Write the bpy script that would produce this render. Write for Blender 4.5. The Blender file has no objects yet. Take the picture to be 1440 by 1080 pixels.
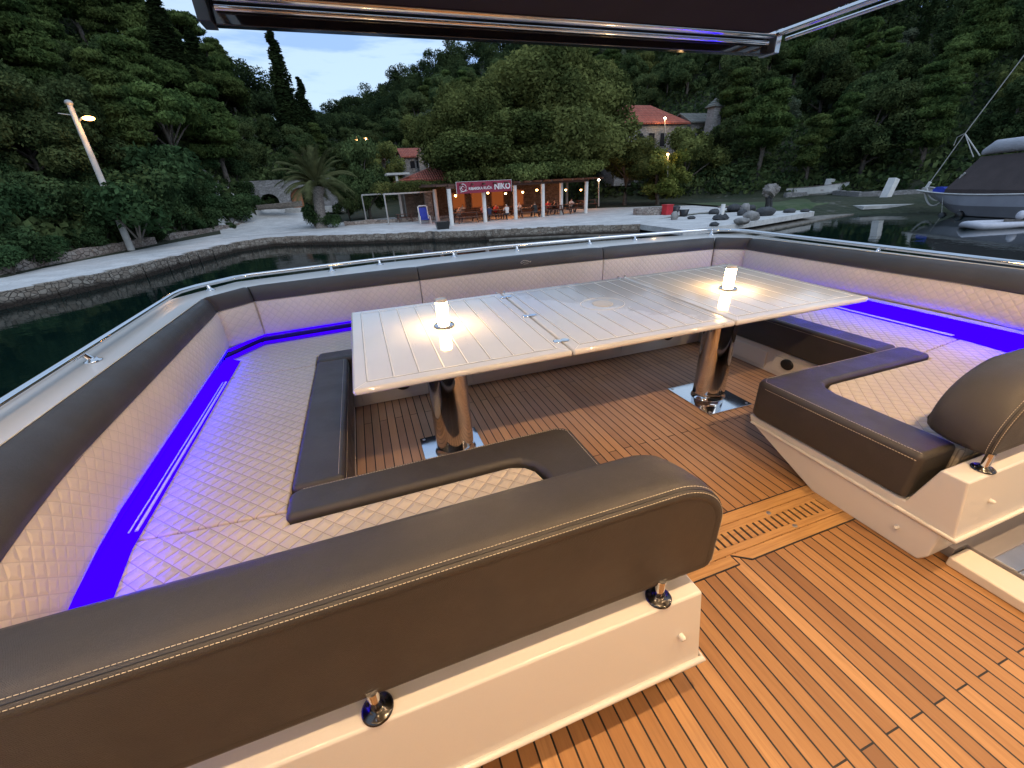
import bpy, math, random
import numpy as np
from mathutils import Vector, Matrix
random.seed(7); rng = np.random.default_rng(11)
sc = bpy.context.scene; COL = sc.collection
PI = math.pi; R = math.radians

# ------------------------------------------------------------------ camera
F = 574.34
def _n(v): v = np.array(v, float); return v/np.linalg.norm(v)
cx_ = _n((2636.8-720, 161.3-540, F)); cy_ = np.array((494.37-720, 268.99-540, F)); cy_ -= cx_*(cx_@cy_); cy_ = _n(cy_)
cz_ = -np.cross(cx_, cy_)
if cz_[1] > 0: cz_ = -cz_
M = np.stack([cx_, cy_, cz_], 0)
EYE = np.array((0, 0, 1.5))
def ray(px, py): return M@np.array([px-720, py-540, F])
def at(px, py, Y): r = ray(px, py); return Vector(r*Y/r[1]+EYE)          # point seen there at depth Y
def atz(px, py, z): r = ray(px, py); return Vector(r*(z-1.5)/r[2]+EYE)   # point seen there at height z
def polar(px, py): r = ray(px, py); return math.degrees(math.atan2(r[0], r[1])), math.atan2(r[2], math.hypot(r[0], r[1]))
cam = bpy.data.objects.new('camera', bpy.data.cameras.new('camera')); COL.objects.link(cam)
cam.matrix_world = Matrix(((M[0,0], -M[0,1], -M[0,2], 0), (M[1,0], -M[1,1], -M[1,2], 0), (M[2,0], -M[2,1], -M[2,2], 1.5), (0,0,0,1)))
cam.data.sensor_width = 36; cam.data.lens = F/1440*36; cam.data.clip_end = 5000; cam.data.clip_start = .02
sc.camera = cam

# ------------------------------------------------------------------ node helper
class NT:
    def __init__(s, name, coord='Object'):
        s.m = bpy.data.materials.new(name); s.m.use_nodes = True; s.t = s.m.node_tree; s.t.nodes.clear()
        s.out = s.n('ShaderNodeOutputMaterial'); s.b = s.n('ShaderNodeBsdfPrincipled'); s.l(s.b.outputs[0], s.out.inputs[0])
        s.tc = s.n('ShaderNodeTexCoord'); s.co = s.tc.outputs[coord]
    def n(s, t): return s.t.nodes.new(t)
    def l(s, a, b): s.t.links.new(a, b)
    def put(s, sock, v):
        if hasattr(v, 'links') or isinstance(v, bpy.types.NodeSocket): s.l(v, sock)
        else: sock.default_value = v
    def math(s, op, a, b=0., c=0., clamp=False):
        n = s.n('ShaderNodeMath'); n.operation = op; n.use_clamp = clamp
        for i, v in enumerate((a, b, c)): s.put(n.inputs[i], v)
        return n.outputs[0]
    def sep(s, v=None):
        n = s.n('ShaderNodeSeparateXYZ'); s.l(v or s.co, n.inputs[0]); return n.outputs
    def comb(s, x, y, z):
        n = s.n('ShaderNodeCombineXYZ')
        for i, v in enumerate((x, y, z)): s.put(n.inputs[i], v)
        return n.outputs[0]
    def mapv(s, scale, v=None, loc=(0,0,0)):
        n = s.n('ShaderNodeMapping'); s.l(v or s.co, n.inputs[0]); n.inputs['Scale'].default_value = scale; n.inputs['Location'].default_value = loc; return n.outputs[0]
    def noise(s, scale, detail=3, v=None, rough=.5, col=False):
        n = s.n('ShaderNodeTexNoise'); s.l(v or s.co, n.inputs['Vector']); n.inputs['Scale'].default_value = scale
        n.inputs['Detail'].default_value = detail; n.inputs['Roughness'].default_value = rough; return n.outputs[1 if col else 0]
    def vor(s, scale, v=None, feat='F1', rnd=1.):
        n = s.n('ShaderNodeTexVoronoi'); n.feature = feat; s.l(v or s.co, n.inputs['Vector']); n.inputs['Scale'].default_value = scale
        n.inputs['Randomness'].default_value = rnd; return n.outputs
    def white(s, v, dim='3D'):
        n = s.n('ShaderNodeTexWhiteNoise'); n.noise_dimensions = dim; s.l(v, n.inputs['Vector' if dim != '1D' else 'W']); return n.outputs[0]
    def ss(s, v, a, b, lo=0., hi=1.):
        n = s.n('ShaderNodeMapRange'); n.interpolation_type = 'SMOOTHSTEP'; s.put(n.inputs[0], v)
        for i, q in enumerate((a, b, lo, hi)): n.inputs[i+1].default_value = q
        return n.outputs[0]
    def ramp(s, v, stops):
        n = s.n('ShaderNodeValToRGB'); s.l(v, n.inputs[0]); e = n.color_ramp.elements
        while len(e) < len(stops): e.new(.5)
        for q, (p, c) in zip(e, stops): q.position = p; q.color = (*c, 1)
        return n.outputs[0]
    def mix(s, f, a, b, mode='MIX'):
        n = s.n('ShaderNodeMix'); n.data_type = 'RGBA'; n.blend_type = mode; s.put(n.inputs[0], f)
        for i, v in ((6, a), (7, b)):
            if isinstance(v, tuple): v = (*v[:3], 1)
            s.put(n.inputs[i], v)
        return n.outputs[2]
    def bump(s, h, dist, st=1., prev=None):
        n = s.n('ShaderNodeBump'); s.l(h, n.inputs['Height']); n.inputs['Distance'].default_value = dist; n.inputs['Strength'].default_value = st
        if prev: s.l(prev, n.inputs['Normal'])
        return n.outputs[0]
    def set(s, color=None, rough=None, metal=None, normal=None, spec=None, coat=None, emit=None, es=None, ior=None, trans=None, sheen=None):
        i = s.b.inputs
        for k, v in (('Base Color', color), ('Roughness', rough), ('Metallic', metal), ('Normal', normal), ('Specular IOR Level', spec), ('Coat Weight', coat),
                     ('Emission Color', emit), ('Emission Strength', es), ('IOR', ior), ('Transmission Weight', trans), ('Sheen Weight', sheen)):
            if v is None: continue
            if isinstance(v, tuple): v = (*v[:3], 1)
            s.put(i[k], v)
        if coat: i['Coat Roughness'].default_value = .06
        return s.m

def plain(name, color, rough=.5, var=.12, scale=6, metal=0., spec=.5, coat=None, bump=0.):
    t = NT(name); n = t.noise(scale, 5)
    c = t.mix(t.ss(n, .3, .7), tuple(q*(1-var) for q in color), tuple(min(1, q*(1+var)) for q in color))
    t.set(color=c, rough=t.math('ADD', rough-.05, t.math('MULTIPLY', n, .1)), metal=metal, spec=spec, coat=coat)
    if bump: t.set(normal=t.bump(t.noise(scale*8, 4), bump))
    return t.m
def emis(name, color, st):
    t = NT(name); return t.set(color=(.8,.8,.8), emit=color, es=st, rough=.3)

# ------------------------------------------------------------------ boat materials
def teak(horizontal=True):
    t = NT('teak_planks'); x, y, z = t.sep()
    p = .0541
    a = t.math('DIVIDE', t.math('ADD', x, .0125), p); i = t.math('FLOOR', a); fr = t.math('FRACT', a)
    seam = t.math('LESS_THAN', fr, .11)
    par = t.math('MODULO', t.math('ABSOLUTE', i), 2.)
    # butt joints: every other strake shares one station, the rest another far off
    js = None
    for yy in (-1.3, .24, 1.76, 2.73):
        d = t.math('LESS_THAN', t.math('ABSOLUTE', t.math('SUBTRACT', y, yy)), .0025); d = t.math('MULTIPLY', d, t.math('SUBTRACT', 1., par))
        js = d if js is None else t.math('MAXIMUM', js, d)
    caulk = t.math('MAXIMUM', seam, js)
    seg = t.math('ADD', t.math('ADD', t.math('GREATER_THAN', y, .24), t.math('GREATER_THAN', y, 1.76)), t.math('GREATER_THAN', y, 2.73))
    seg = t.math('MULTIPLY', seg, t.math('SUBTRACT', 1., par))
    wn = t.white(t.comb(i, seg, 3.), '3D')
    gv = t.comb(t.math('ADD', t.math('MULTIPLY', x, 60), t.math('MULTIPLY', wn, 37)), t.math('MULTIPLY', y, 3.2), wn)
    g = t.noise(1.6, 6, gv, .65); g2 = t.noise(5., 4, t.comb(t.math('MULTIPLY', x, 90), t.math('MULTIPLY', y, 2.), wn), .7)
    base = t.ramp(wn, [(0, (.21,.098,.036)), (.22, (.33,.165,.060)), (.7, (.41,.215,.080)), (1, (.52,.29,.12))])
    c = t.mix(t.ss(g, .3, .75), base, (.20,.09,.038), 'MIX'); c = t.mix(.62, c, base)
    c = t.mix(t.math('MULTIPLY', t.ss(g2, .55, .75), .35), c, (.15,.07,.03))
    # weathered greyer wood further aft, colour lifted for missing light; a few wine stains
    wear_lift = t.math('MULTIPLY', t.ss(y, 1.0, 1.6), t.ss(t.noise(2.2, 4), .3, .75, .35, .8))
    c = t.mix(wear_lift, c, (.43,.29,.21)); c = t.mix(t.ss(t.noise(1.7, 6, rough=.7), .56, .72, 0, .35), c, (.24,.155,.10))
    d = t.vor(1., t.comb(t.math('SUBTRACT', x, .42), t.math('SUBTRACT', y, 1.93), 0.), 'F1', 0.)[0]
    st = t.math('LESS_THAN', t.math('ADD', t.math('POWER', t.math('ADD', t.math('POWER', t.math('SUBTRACT', x, .43), 2.), t.math('POWER', t.math('SUBTRACT', y, 1.95), 2.)), .5), t.math('MULTIPLY', t.noise(30, 3), .1)), .088)
    c = t.mix(t.math('MULTIPLY', st, .55), c, (.16,.05,.03))
    c = t.mix(caulk, c, (.008,.006,.006))
    h = t.math('SUBTRACT', t.math('MULTIPLY', g2, .12), t.math('MULTIPLY', caulk, 1.))
    t.set(color=c, rough=t.math('ADD', t.ss(g, .2, .8, .42, .6), 0.), normal=t.bump(h, .0012, .8), spec=.4)
    return t.m
def teak_trim():
    t = NT('teak_trim'); x, y, z = t.sep()
    g = t.noise(1.5, 6, t.comb(t.math('MULTIPLY', x, 3.), t.math('MULTIPLY', y, 70), t.math('MULTIPLY', z, 70)), .65)
    c = t.mix(t.ss(g, .35, .7), (.52,.29,.10), (.38,.19,.06))
    return t.set(color=c, rough=.45, normal=t.bump(g, .0006))
def quilt(name, ax, p=.071, bd=.0055, color=(.56,.475,.37), sk=.7):
    t = NT(name); o = dict(zip('xyz', t.sep())); u, v = o[ax[0]], o[ax[1]]
    a = t.math('FRACT', t.math('DIVIDE', t.math('ADD', u, v), p)); b = t.math('FRACT', t.math('DIVIDE', t.math('SUBTRACT', u, v), p))
    da = t.math('SUBTRACT', .5, t.math('ABSOLUTE', t.math('SUBTRACT', a, .5))); db = t.math('SUBTRACT', .5, t.math('ABSOLUTE', t.math('SUBTRACT', b, .5)))
    d = t.math('MINIMUM', da, db)
    puff = t.math('POWER', t.ss(d, .0, .3), .7)
    stitch = t.math('LESS_THAN', d, .03)
    fine = t.noise(420, 2)
    h = t.math('ADD', puff, t.math('MULTIPLY', fine, .05))
    n = t.noise(2.2, 4)
    c = t.mix(t.ss(n, .3, .7), tuple(q*.95 for q in color), tuple(q*1.05 for q in color))
    c = t.mix(t.math('MULTIPLY', stitch, sk), c, (.27,.205,.16))
    return t.set(color=c, rough=.62, normal=t.bump(h, bd, .9), spec=.35, sheen=.1)
def leather(name='dark_leather', color=(.046,.040,.034)):
    t = NT(name); n = t.noise(3, 4); f = t.vor(520)[0]; x, y, z = t.sep()
    wv = t.math('MULTIPLY', t.math('SINE', t.math('MULTIPLY', t.math('ADD', x, z), 1900.)), t.math('SINE', t.math('MULTIPLY', t.math('ADD', y, t.math('MULTIPLY', z, .7)), 1900.)))
    c = t.mix(t.ss(n, .3, .7), tuple(q*.9 for q in color), tuple(q*1.12 for q in color))
    h = t.math('ADD', f, t.math('MULTIPLY', wv, .25))
    return t.set(color=t.mix(t.ss(t.noise(9, 6, rough=.7), .5, .8, 0, .35), c, (.075,.067,.058)), rough=t.ss(t.noise(7, 5), .3, .7, .40, .54), normal=t.bump(t.math('ADD', h, t.math('ADD', t.math('MULTIPLY', t.noise(4.5, 3), 7.), t.math('MULTIPLY', t.noise(26, 2), .9))), .0007, .8), spec=.55)
MT = {}
MT['teak'] = teak(); MT['trim'] = teak_trim()
MT['q_xy'] = quilt('quilted_seat_vinyl', 'xy'); MT['q_yz'] = quilt('quilted_back_vinyl_side', 'yz', .06, .0022, (.74,.62,.49), .25); MT['q_xz'] = quilt('quilted_back_vinyl_aft', 'xz', .06, .0022, (.74,.62,.49), .25)  # back vinyl paler than seat vinyl: stronger light on the backs put into colour
MT['leather'] = leather()
def gel(name, c=(.68,.65,.60)):
    t = NT(name); n = t.noise(260, 2); d = t.noise(1.6, 2); x, y, z = t.sep()
    col = t.mix(t.math('ADD', t.math('MULTIPLY', n, .25), t.ss(d, .35, .7, 0, .12)), c, tuple(q*.8 for q in c))
    return t.set(color=col, rough=.27, spec=.5, coat=.12)
MT['gel'] = gel('white_gelcoat'); MT['cream'] = gel('cream_gelcoat', (.72,.66,.55))
def chrome():
    t = NT('polished_steel'); n = t.noise(8, 4)
    return t.set(color=(.66,.65,.64), metal=1., rough=t.ss(n, .3, .8, .05, .13))
MT['chrome'] = chrome()
MT['brushed'] = plain('brushed_steel', (.5,.5,.5), .3, metal=1.)
MT['darksteel'] = plain('dark_steel', (.10,.095,.09), .22, .1, metal=1.)
MT['black'] = plain('black_plastic', (.012,.012,.013), .4)
MT['glossblack'] = plain('gloss_black', (.012,.011,.012), .08, spec=.6)
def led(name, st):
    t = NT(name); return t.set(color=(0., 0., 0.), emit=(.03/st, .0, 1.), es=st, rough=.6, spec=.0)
MT['led'] = led('blue_led_strip', 26.); MT['ledpanel'] = led('blue_light_channel', .85)  # the weak one glows in place of blue spill on nearby surfaces
MT['thread'] = plain('cream_thread', (.62,.55,.42), .7)
def table_mat():
    t = NT('varnished_white_table'); x, y, z = t.sep()
    n = t.noise(3., 5)
    # dew: a matt, droplet-covered area with a ragged edge; the rest was wiped and is glossy
    e = t.math('ADD', t.math('ADD', t.math('MULTIPLY', t.math('SUBTRACT', x, -.345), .9), t.math('MULTIPLY', t.math('SUBTRACT', y, -.0), .75)), t.math('MULTIPLY', t.math('SUBTRACT', t.noise(2.6, 8, rough=.72), .5), 1.1))
    wet = t.ss(e, .345, .375); wet = t.math('MULTIPLY', wet, t.math('LESS_THAN', x, .55))
    drops = t.math('LESS_THAN', t.vor(60)[0], .2); sp = t.math('GREATER_THAN', t.noise(4.4, 3), .58); drops = t.math('MULTIPLY', drops, sp)
    c = t.mix(t.ss(n, .3, .7), (.64,.62,.57), (.70,.675,.63)); c = t.mix(t.math('MULTIPLY', wet, .6), c, (.43,.39,.34))
    h = t.math('ADD', t.math('MULTIPLY', drops, .8), t.math('MULTIPLY', wet, .15))
    return t.set(color=c, rough=t.mix(wet, (.07,)*3, (.17,)*3), spec=.6, coat=.6, normal=t.bump(h, .0012))
MT['table'] = table_mat()
MT['groove'] = plain('table_groove', (.86,.85,.80), .45, .02)  # highlights along the table grooves, put into a pale colour
MT['darkgroove'] = plain('table_joint', (.22,.19,.16), .5)  # shadow side of the table grooves, put into a dark colour
def awn_m():
    t = NT('awning_fabric'); x, y, z = t.sep()
    w = t.math('MULTIPLY', t.math('SINE', t.math('MULTIPLY', x, 900.)), t.math('SINE', t.math('MULTIPLY', y, 900.)))
    return t.set(color=t.mix(t.noise(3, 3), (.022,.016,.017), (.034,.026,.027)), rough=.85, normal=t.bump(t.math('ADD', w, t.math('MULTIPLY', t.noise(2.5, 3), 8.)), .0012), spec=.2)
MT['awning'] = awn_m()
def smoked():
    t = NT('smoked_hatch_cover'); x, y, z = t.sep()
    tr = t.math('LESS_THAN', t.math('FRACT', t.math('DIVIDE', y, .022)), .22)
    ok = t.math('MULTIPLY', t.math('LESS_THAN', y, .40), t.math('GREATER_THAN', x, 2.2)); tr = t.math('MULTIPLY', tr, ok)
    c = t.mix(tr, (.22,.205,.205), (.06,.055,.06)); c = t.mix(t.math('MULTIPLY', t.ss(t.noise(2, 3), .4, .6), .3), c, (.33,.31,.30))
    return t.set(color=c, rough=.12, coat=.4)
MT['smoked'] = smoked()

# ------------------------------------------------------------------ mesh builder
class MB:
    def __init__(s): s.v = []; s.f = []; s.mi = []; s.k = 0; s.sm = []
    def add(s, vs, fs, smooth=False):
        o = len(s.v); s.v += [tuple(v) for v in vs]
        for f in fs: s.f.append(tuple(i+o for i in f)); s.mi.append(s.k); s.sm.append(smooth)
        return s
    def box(s, x0, x1, y0, y1, z0, z1, T=None):
        vs = [Vector((x, y, z)) for z in (z0, z1) for y in (y0, y1) for x in (x0, x1)]
        if T is not None: vs = [T@v for v in vs]
        return s.add(vs, [(0,2,3,1), (4,5,7,6), (0,1,5,4), (2,6,7,3), (0,4,6,2), (1,3,7,5)])
    def beam(s, a, b, w, h):
        a = Vector(a); b = Vector(b); d = (b-a); L = d.length; q = d.to_track_quat('Y', 'Z').to_matrix().to_4x4(); q.translation = a
        return s.box(-w/2, w/2, 0, L, -h/2, h/2, q)
    def prism(s, poly, z0, z1, T=None):
        n = len(poly)
        A = sum(poly[i][0]*poly[(i+1)%n][1]-poly[(i+1)%n][0]*poly[i][1] for i in range(n))
        if A < 0: poly = poly[::-1]
        vs = [Vector((p[0], p[1], z0)) for p in poly]+[Vector((p[0], p[1], z1)) for p in poly]
        if T is not None: vs = [T@v for v in vs]
        return s.add(vs, [tuple(range(n))[::-1], tuple(range(n, 2*n))]+[(i, (i+1)%n, (i+1)%n+n, i+n) for i in range(n)])
    def ext(s, prof, a0, a1, axis):   # profile extruded along x ('yz') or y ('xz')
        if axis == 'x': T = Matrix(((0,0,1,0), (1,0,0,0), (0,1,0,0), (0,0,0,1)))
        else: T = Matrix(((1,0,0,0), (0,0,1,0), (0,1,0,0), (0,0,0,1)))
        n0 = len(s.f); s.prism(prof, a0, a1, T)
        if axis != 'x':
            s.f[n0:] = [f[::-1] for f in s.f[n0:]]
        return s
    def tube(s, pts, r, n=10, caps=True, closed=False):
        pts = [Vector(p) for p in pts]; rs = r if hasattr(r, '__len__') else [r]*len(pts); vs = []; m = len(pts)
        up = Vector((0, 0, 1))
        for i, p in enumerate(pts):
            a = pts[(i-1) % m] if (closed or i) else p; b = pts[(i+1) % m] if (closed or i < m-1) else p
            d = (b-a).normalized(); u = d.cross(up)
            if u.length < .05: u = d.cross(Vector((1, 0, 0)))
            u.normalize(); w = u.cross(d)
            for k in range(n): t = 2*PI*k/n; vs.append(p+(u*math.cos(t)+w*math.sin(t))*rs[i])
        fs = []
        for i in range(m if closed else m-1):
            j = (i+1) % m
            for k in range(n): fs.append((i*n+k, i*n+(k+1) % n, j*n+(k+1) % n, j*n+k))
        s.add(vs, fs, True)
        if caps and not closed:
            s.add(vs[:n], [tuple(range(n))[::-1]]); s.add(vs[-n:], [tuple(range(n))])
        return s
    def lathe(s, prof, c=(0, 0, 0), n=32, sx=1, sy=1):
        vs = [(c[0]+r*math.cos(2*PI*k/n)*sx, c[1]+r*math.sin(2*PI*k/n)*sy, c[2]+z) for r, z in prof for k in range(n)]
        fs = [(i*n+k, i*n+(k+1) % n, (i+1)*n+(k+1) % n, (i+1)*n+k) for i in range(len(prof)-1) for k in range(n)]
        s.add(vs, fs, True)
        if prof[0][0] > 1e-4: s.add(vs[:n], [tuple(range(n))[::-1]])
        if prof[-1][0] > 1e-4: s.add(vs[-n:], [tuple(range(n))])
        return s
    def loft(s, rings, caps=True, smooth=True, closed=True):
        n = len(rings[0]); vs = [v for r in rings for v in r]
        fs = [(i*n+k, i*n+(k+1) % n, (i+1)*n+(k+1) % n, (i+1)*n+k) for i in range(len(rings)-1) for k in range(n if closed else n-1)]
        s.add(vs, fs, smooth)
        if caps: s.add(rings[0], [tuple(range(n))[::-1]], smooth); s.add(rings[-1], [tuple(range(n))], smooth)
        return s
    def ball(s, c, r, n=8, sq=(1, 1, 1), seed=None, amp=.25):
        g = random.Random(seed); vs = []; fs = []
        for i in range(n+1):
            for k in range(2*n):
                th = PI*i/n; ph = PI*k/n; q = r*(1+(g.uniform(-amp, amp) if seed is not None and 0 < i < n else 0))
                vs.append((c[0]+q*math.sin(th)*math.cos(ph)*sq[0], c[1]+q*math.sin(th)*math.sin(ph)*sq[1], c[2]+q*math.cos(th)*sq[2]))
        for i in range(n):
            for k in range(2*n): fs.append((i*2*n+k, (i+1)*2*n+k, (i+1)*2*n+(k+1) % (2*n), i*2*n+(k+1) % (2*n)))
        return s.add(vs, fs, seed is None)
    def build(s, name, mat, parent=None, bevel=0, seg=3, smooth=None, angle=35):
        mats = mat if isinstance(mat, (list, tuple)) else [mat]
        mats = [MT[m] if isinstance(m, str) else m for m in mats]
        p = parent
        while p is not None and p.parent is not None: p = p.parent
        o0 = Vector(p['_loc']) if p is not None and '_loc' in p else Vector()
        me = bpy.data.meshes.new(name); me.from_pydata([(v[0]-o0.x, v[1]-o0.y, v[2]-o0.z) for v in s.v], [], s.f)
        for m in mats: me.materials.append(m)
        me.polygons.foreach_set('material_index', s.mi)
        me.polygons.foreach_set('use_smooth', [True]*len(s.f) if (smooth or bevel) else s.sm)
        me.update()
        if not (bevel or smooth) and any(s.sm): pass
        o = bpy.data.objects.new(name, me); COL.objects.link(o)
        if parent is not None: o.parent = parent
        if bevel:
            b = o.modifiers.new('bevel', 'BEVEL'); b.width = bevel; b.segments = seg; b.limit_method = 'ANGLE'; b.angle_limit = R(angle); b.harden_normals = False
            w = o.modifiers.new('wn', 'WEIGHTED_NORMAL'); w.keep_sharp = True; w.weight = 80
        return o
def thing(name, label, cat, loc=(0, 0, 0), group=None, rot=0):
    o = bpy.data.objects.new(name, None); COL.objects.link(o); o.location = loc; o['_loc'] = tuple(loc); o.empty_display_size = .2
    o.rotation_euler.z = rot
    o['label'] = label; o['category'] = cat
    if group: o['group'] = group
    return o
def tag(o, label, cat, group=None, kind=None):
    o['label'] = label; o['category'] = cat
    if group: o['group'] = group
    if kind: o['kind'] = kind
    return o
def struct(o, label=None, cat=None):
    o['kind'] = 'structure'; o['label'] = label or o.name.replace('_', ' '); o['category'] = cat or o.name.split('.')[0].replace('_', ' '); return o
def copy_tree(o, loc=None, rot=None, scale=None, label=None, parent=None):
    c = o.copy(); COL.objects.link(c)
    if parent is not None: c.parent = parent
    for ch in o.children: copy_tree(ch, parent=c)
    if loc is not None: c.location = loc; c['_loc'] = tuple(loc)
    if rot is not None: c.rotation_euler = rot if hasattr(rot, '__len__') else (0, 0, rot)
    if scale is not None: c.scale = scale if hasattr(scale, '__len__') else (scale,)*3
    if label: c['label'] = label
    return c

# =================================================================== THE YACHT
CX = 1.345
def mx(x): return 2*CX-x
# deck ---------------------------------------------------------------
m = MB().prism([(-1.12, -3.4), (3.85, -3.4), (3.85, 3.3), (-1.12, 3.3)], -.12, 0)
deck = struct(m.build('deck', 'teak'), 'teak planked yacht deck with black caulking', 'deck')
# hull and coaming ledge (U in plan)
outer = [(-1.24, -3.4), (-1.30, 0), (-1.395, 3.62), (-1.07, 4.10), (.15, 4.34), (CX, 4.40), (2.6, 4.34), (3.90, 4.13), (4.15, 3.80), (4.00, 1.4), (3.94, 0), (3.86, -3.4)]
inner = [(-1.125, -3.4), (-1.13, 0), (-1.135, 3.36), (-.92, 3.67), (.41, 3.80), (CX, 3.84)]
inner = inner+[(2.30, 3.80), (3.61, 3.67), (3.835, 3.36), (3.83, 1.4), (3.825, 0), (3.80, -3.4)]
def u_ring(mb, O, I, z0, z1):
    mb.loft([[(a[0], a[1], z0), (a[0], a[1], z1), (b[0], b[1], z1), (b[0], b[1], z0)] for a, b in zip(O, I)], smooth=False)
m = MB(); u_ring(m, outer, inner, .40, .855)
coam = struct(m.build('coaming', 'gel', bevel=.018, seg=3, angle=50), 'white gelcoat coaming ledge round the aft deck', 'coaming')
m = MB(); ho = [(x*1.0+(-.03 if x < CX else .03), y+.03) for x, y in outer]
m.loft([[(x, y, .38), (CX+(x-CX)*.93, y*.97, -2.4), (CX+(x-CX)*.90, y*.95, -2.4), (x+(.05 if x < CX else -.05), y-.06, .38)] for x, y in outer], smooth=False)
struct(m.build('hull', 'gel'), 'white yacht hull down to the water', 'hull')

# sill and grating between the two sofa ends ---------------------------
g = struct(MB().box(.70, 2.05, 1.045, 1.10, -.02, .004).box(.70, 1.257, .85, .897, -.02, .004).build('sill', 'trim', bevel=.0015, seg=1), 'varnished teak threshold strip across the deck', 'sill')
MB().prism([(1.262, .897), (2.05, .897), (2.05, .85), (1.33, .85)], -.02, .004).build('sill_beam', 'trim', g)
MB().box(.70, 2.05, 1.100, 1.1045, -.01, .0046).box(.70, 1.257, .8455, .85, -.01, .0046).box(1.33, 2.05, .8455, .85, -.01, .0046).build('caulk_line', 'black', g)
MB().prism([(1.257, .897), (1.262, .897), (1.334, .848), (1.327, .8455)], -.01, .0052).box(1.2565, 1.261, .846, .897, -.01, .0051).build('mitre_line', 'black', g)
t = thing('deck_grating', 'slotted teak drain grating set into the threshold of the deck', 'grating', (1.35, .97, 0))
bars = MB(); sl = MB()
xs0 = .86; n = 28; pit = .0375
bars.box(.70, xs0, .902, 1.040, -.02, .005).box(xs0+n*pit, 2.05, .902, 1.040, -.02, .005)
bars.box(xs0, xs0+n*pit, .902, .936, -.02, .005).box(xs0, xs0+n*pit, 1.006, 1.040, -.02, .005)
for k in range(n): bars.box(xs0+k*pit+.0055, xs0+(k+1)*pit-.0055, .936, 1.006, -.02, .005)
bars.build('teak_panel', 'trim', t, bevel=.001, seg=1)
MB().box(.72, 2.04, .905, 1.035, -.01, .0012).build('drain_tray', 'black', t)
for (a, b) in ((1.17, 1.024), (1.165, .918), (1.62, 1.024), (1.66, .918), (.85, .918)):
    MB().lathe([(.011, 0), (.011, .0065), (.006, .007)], (a, b, 0), 14).build('screw', 'brushed', t)

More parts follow.
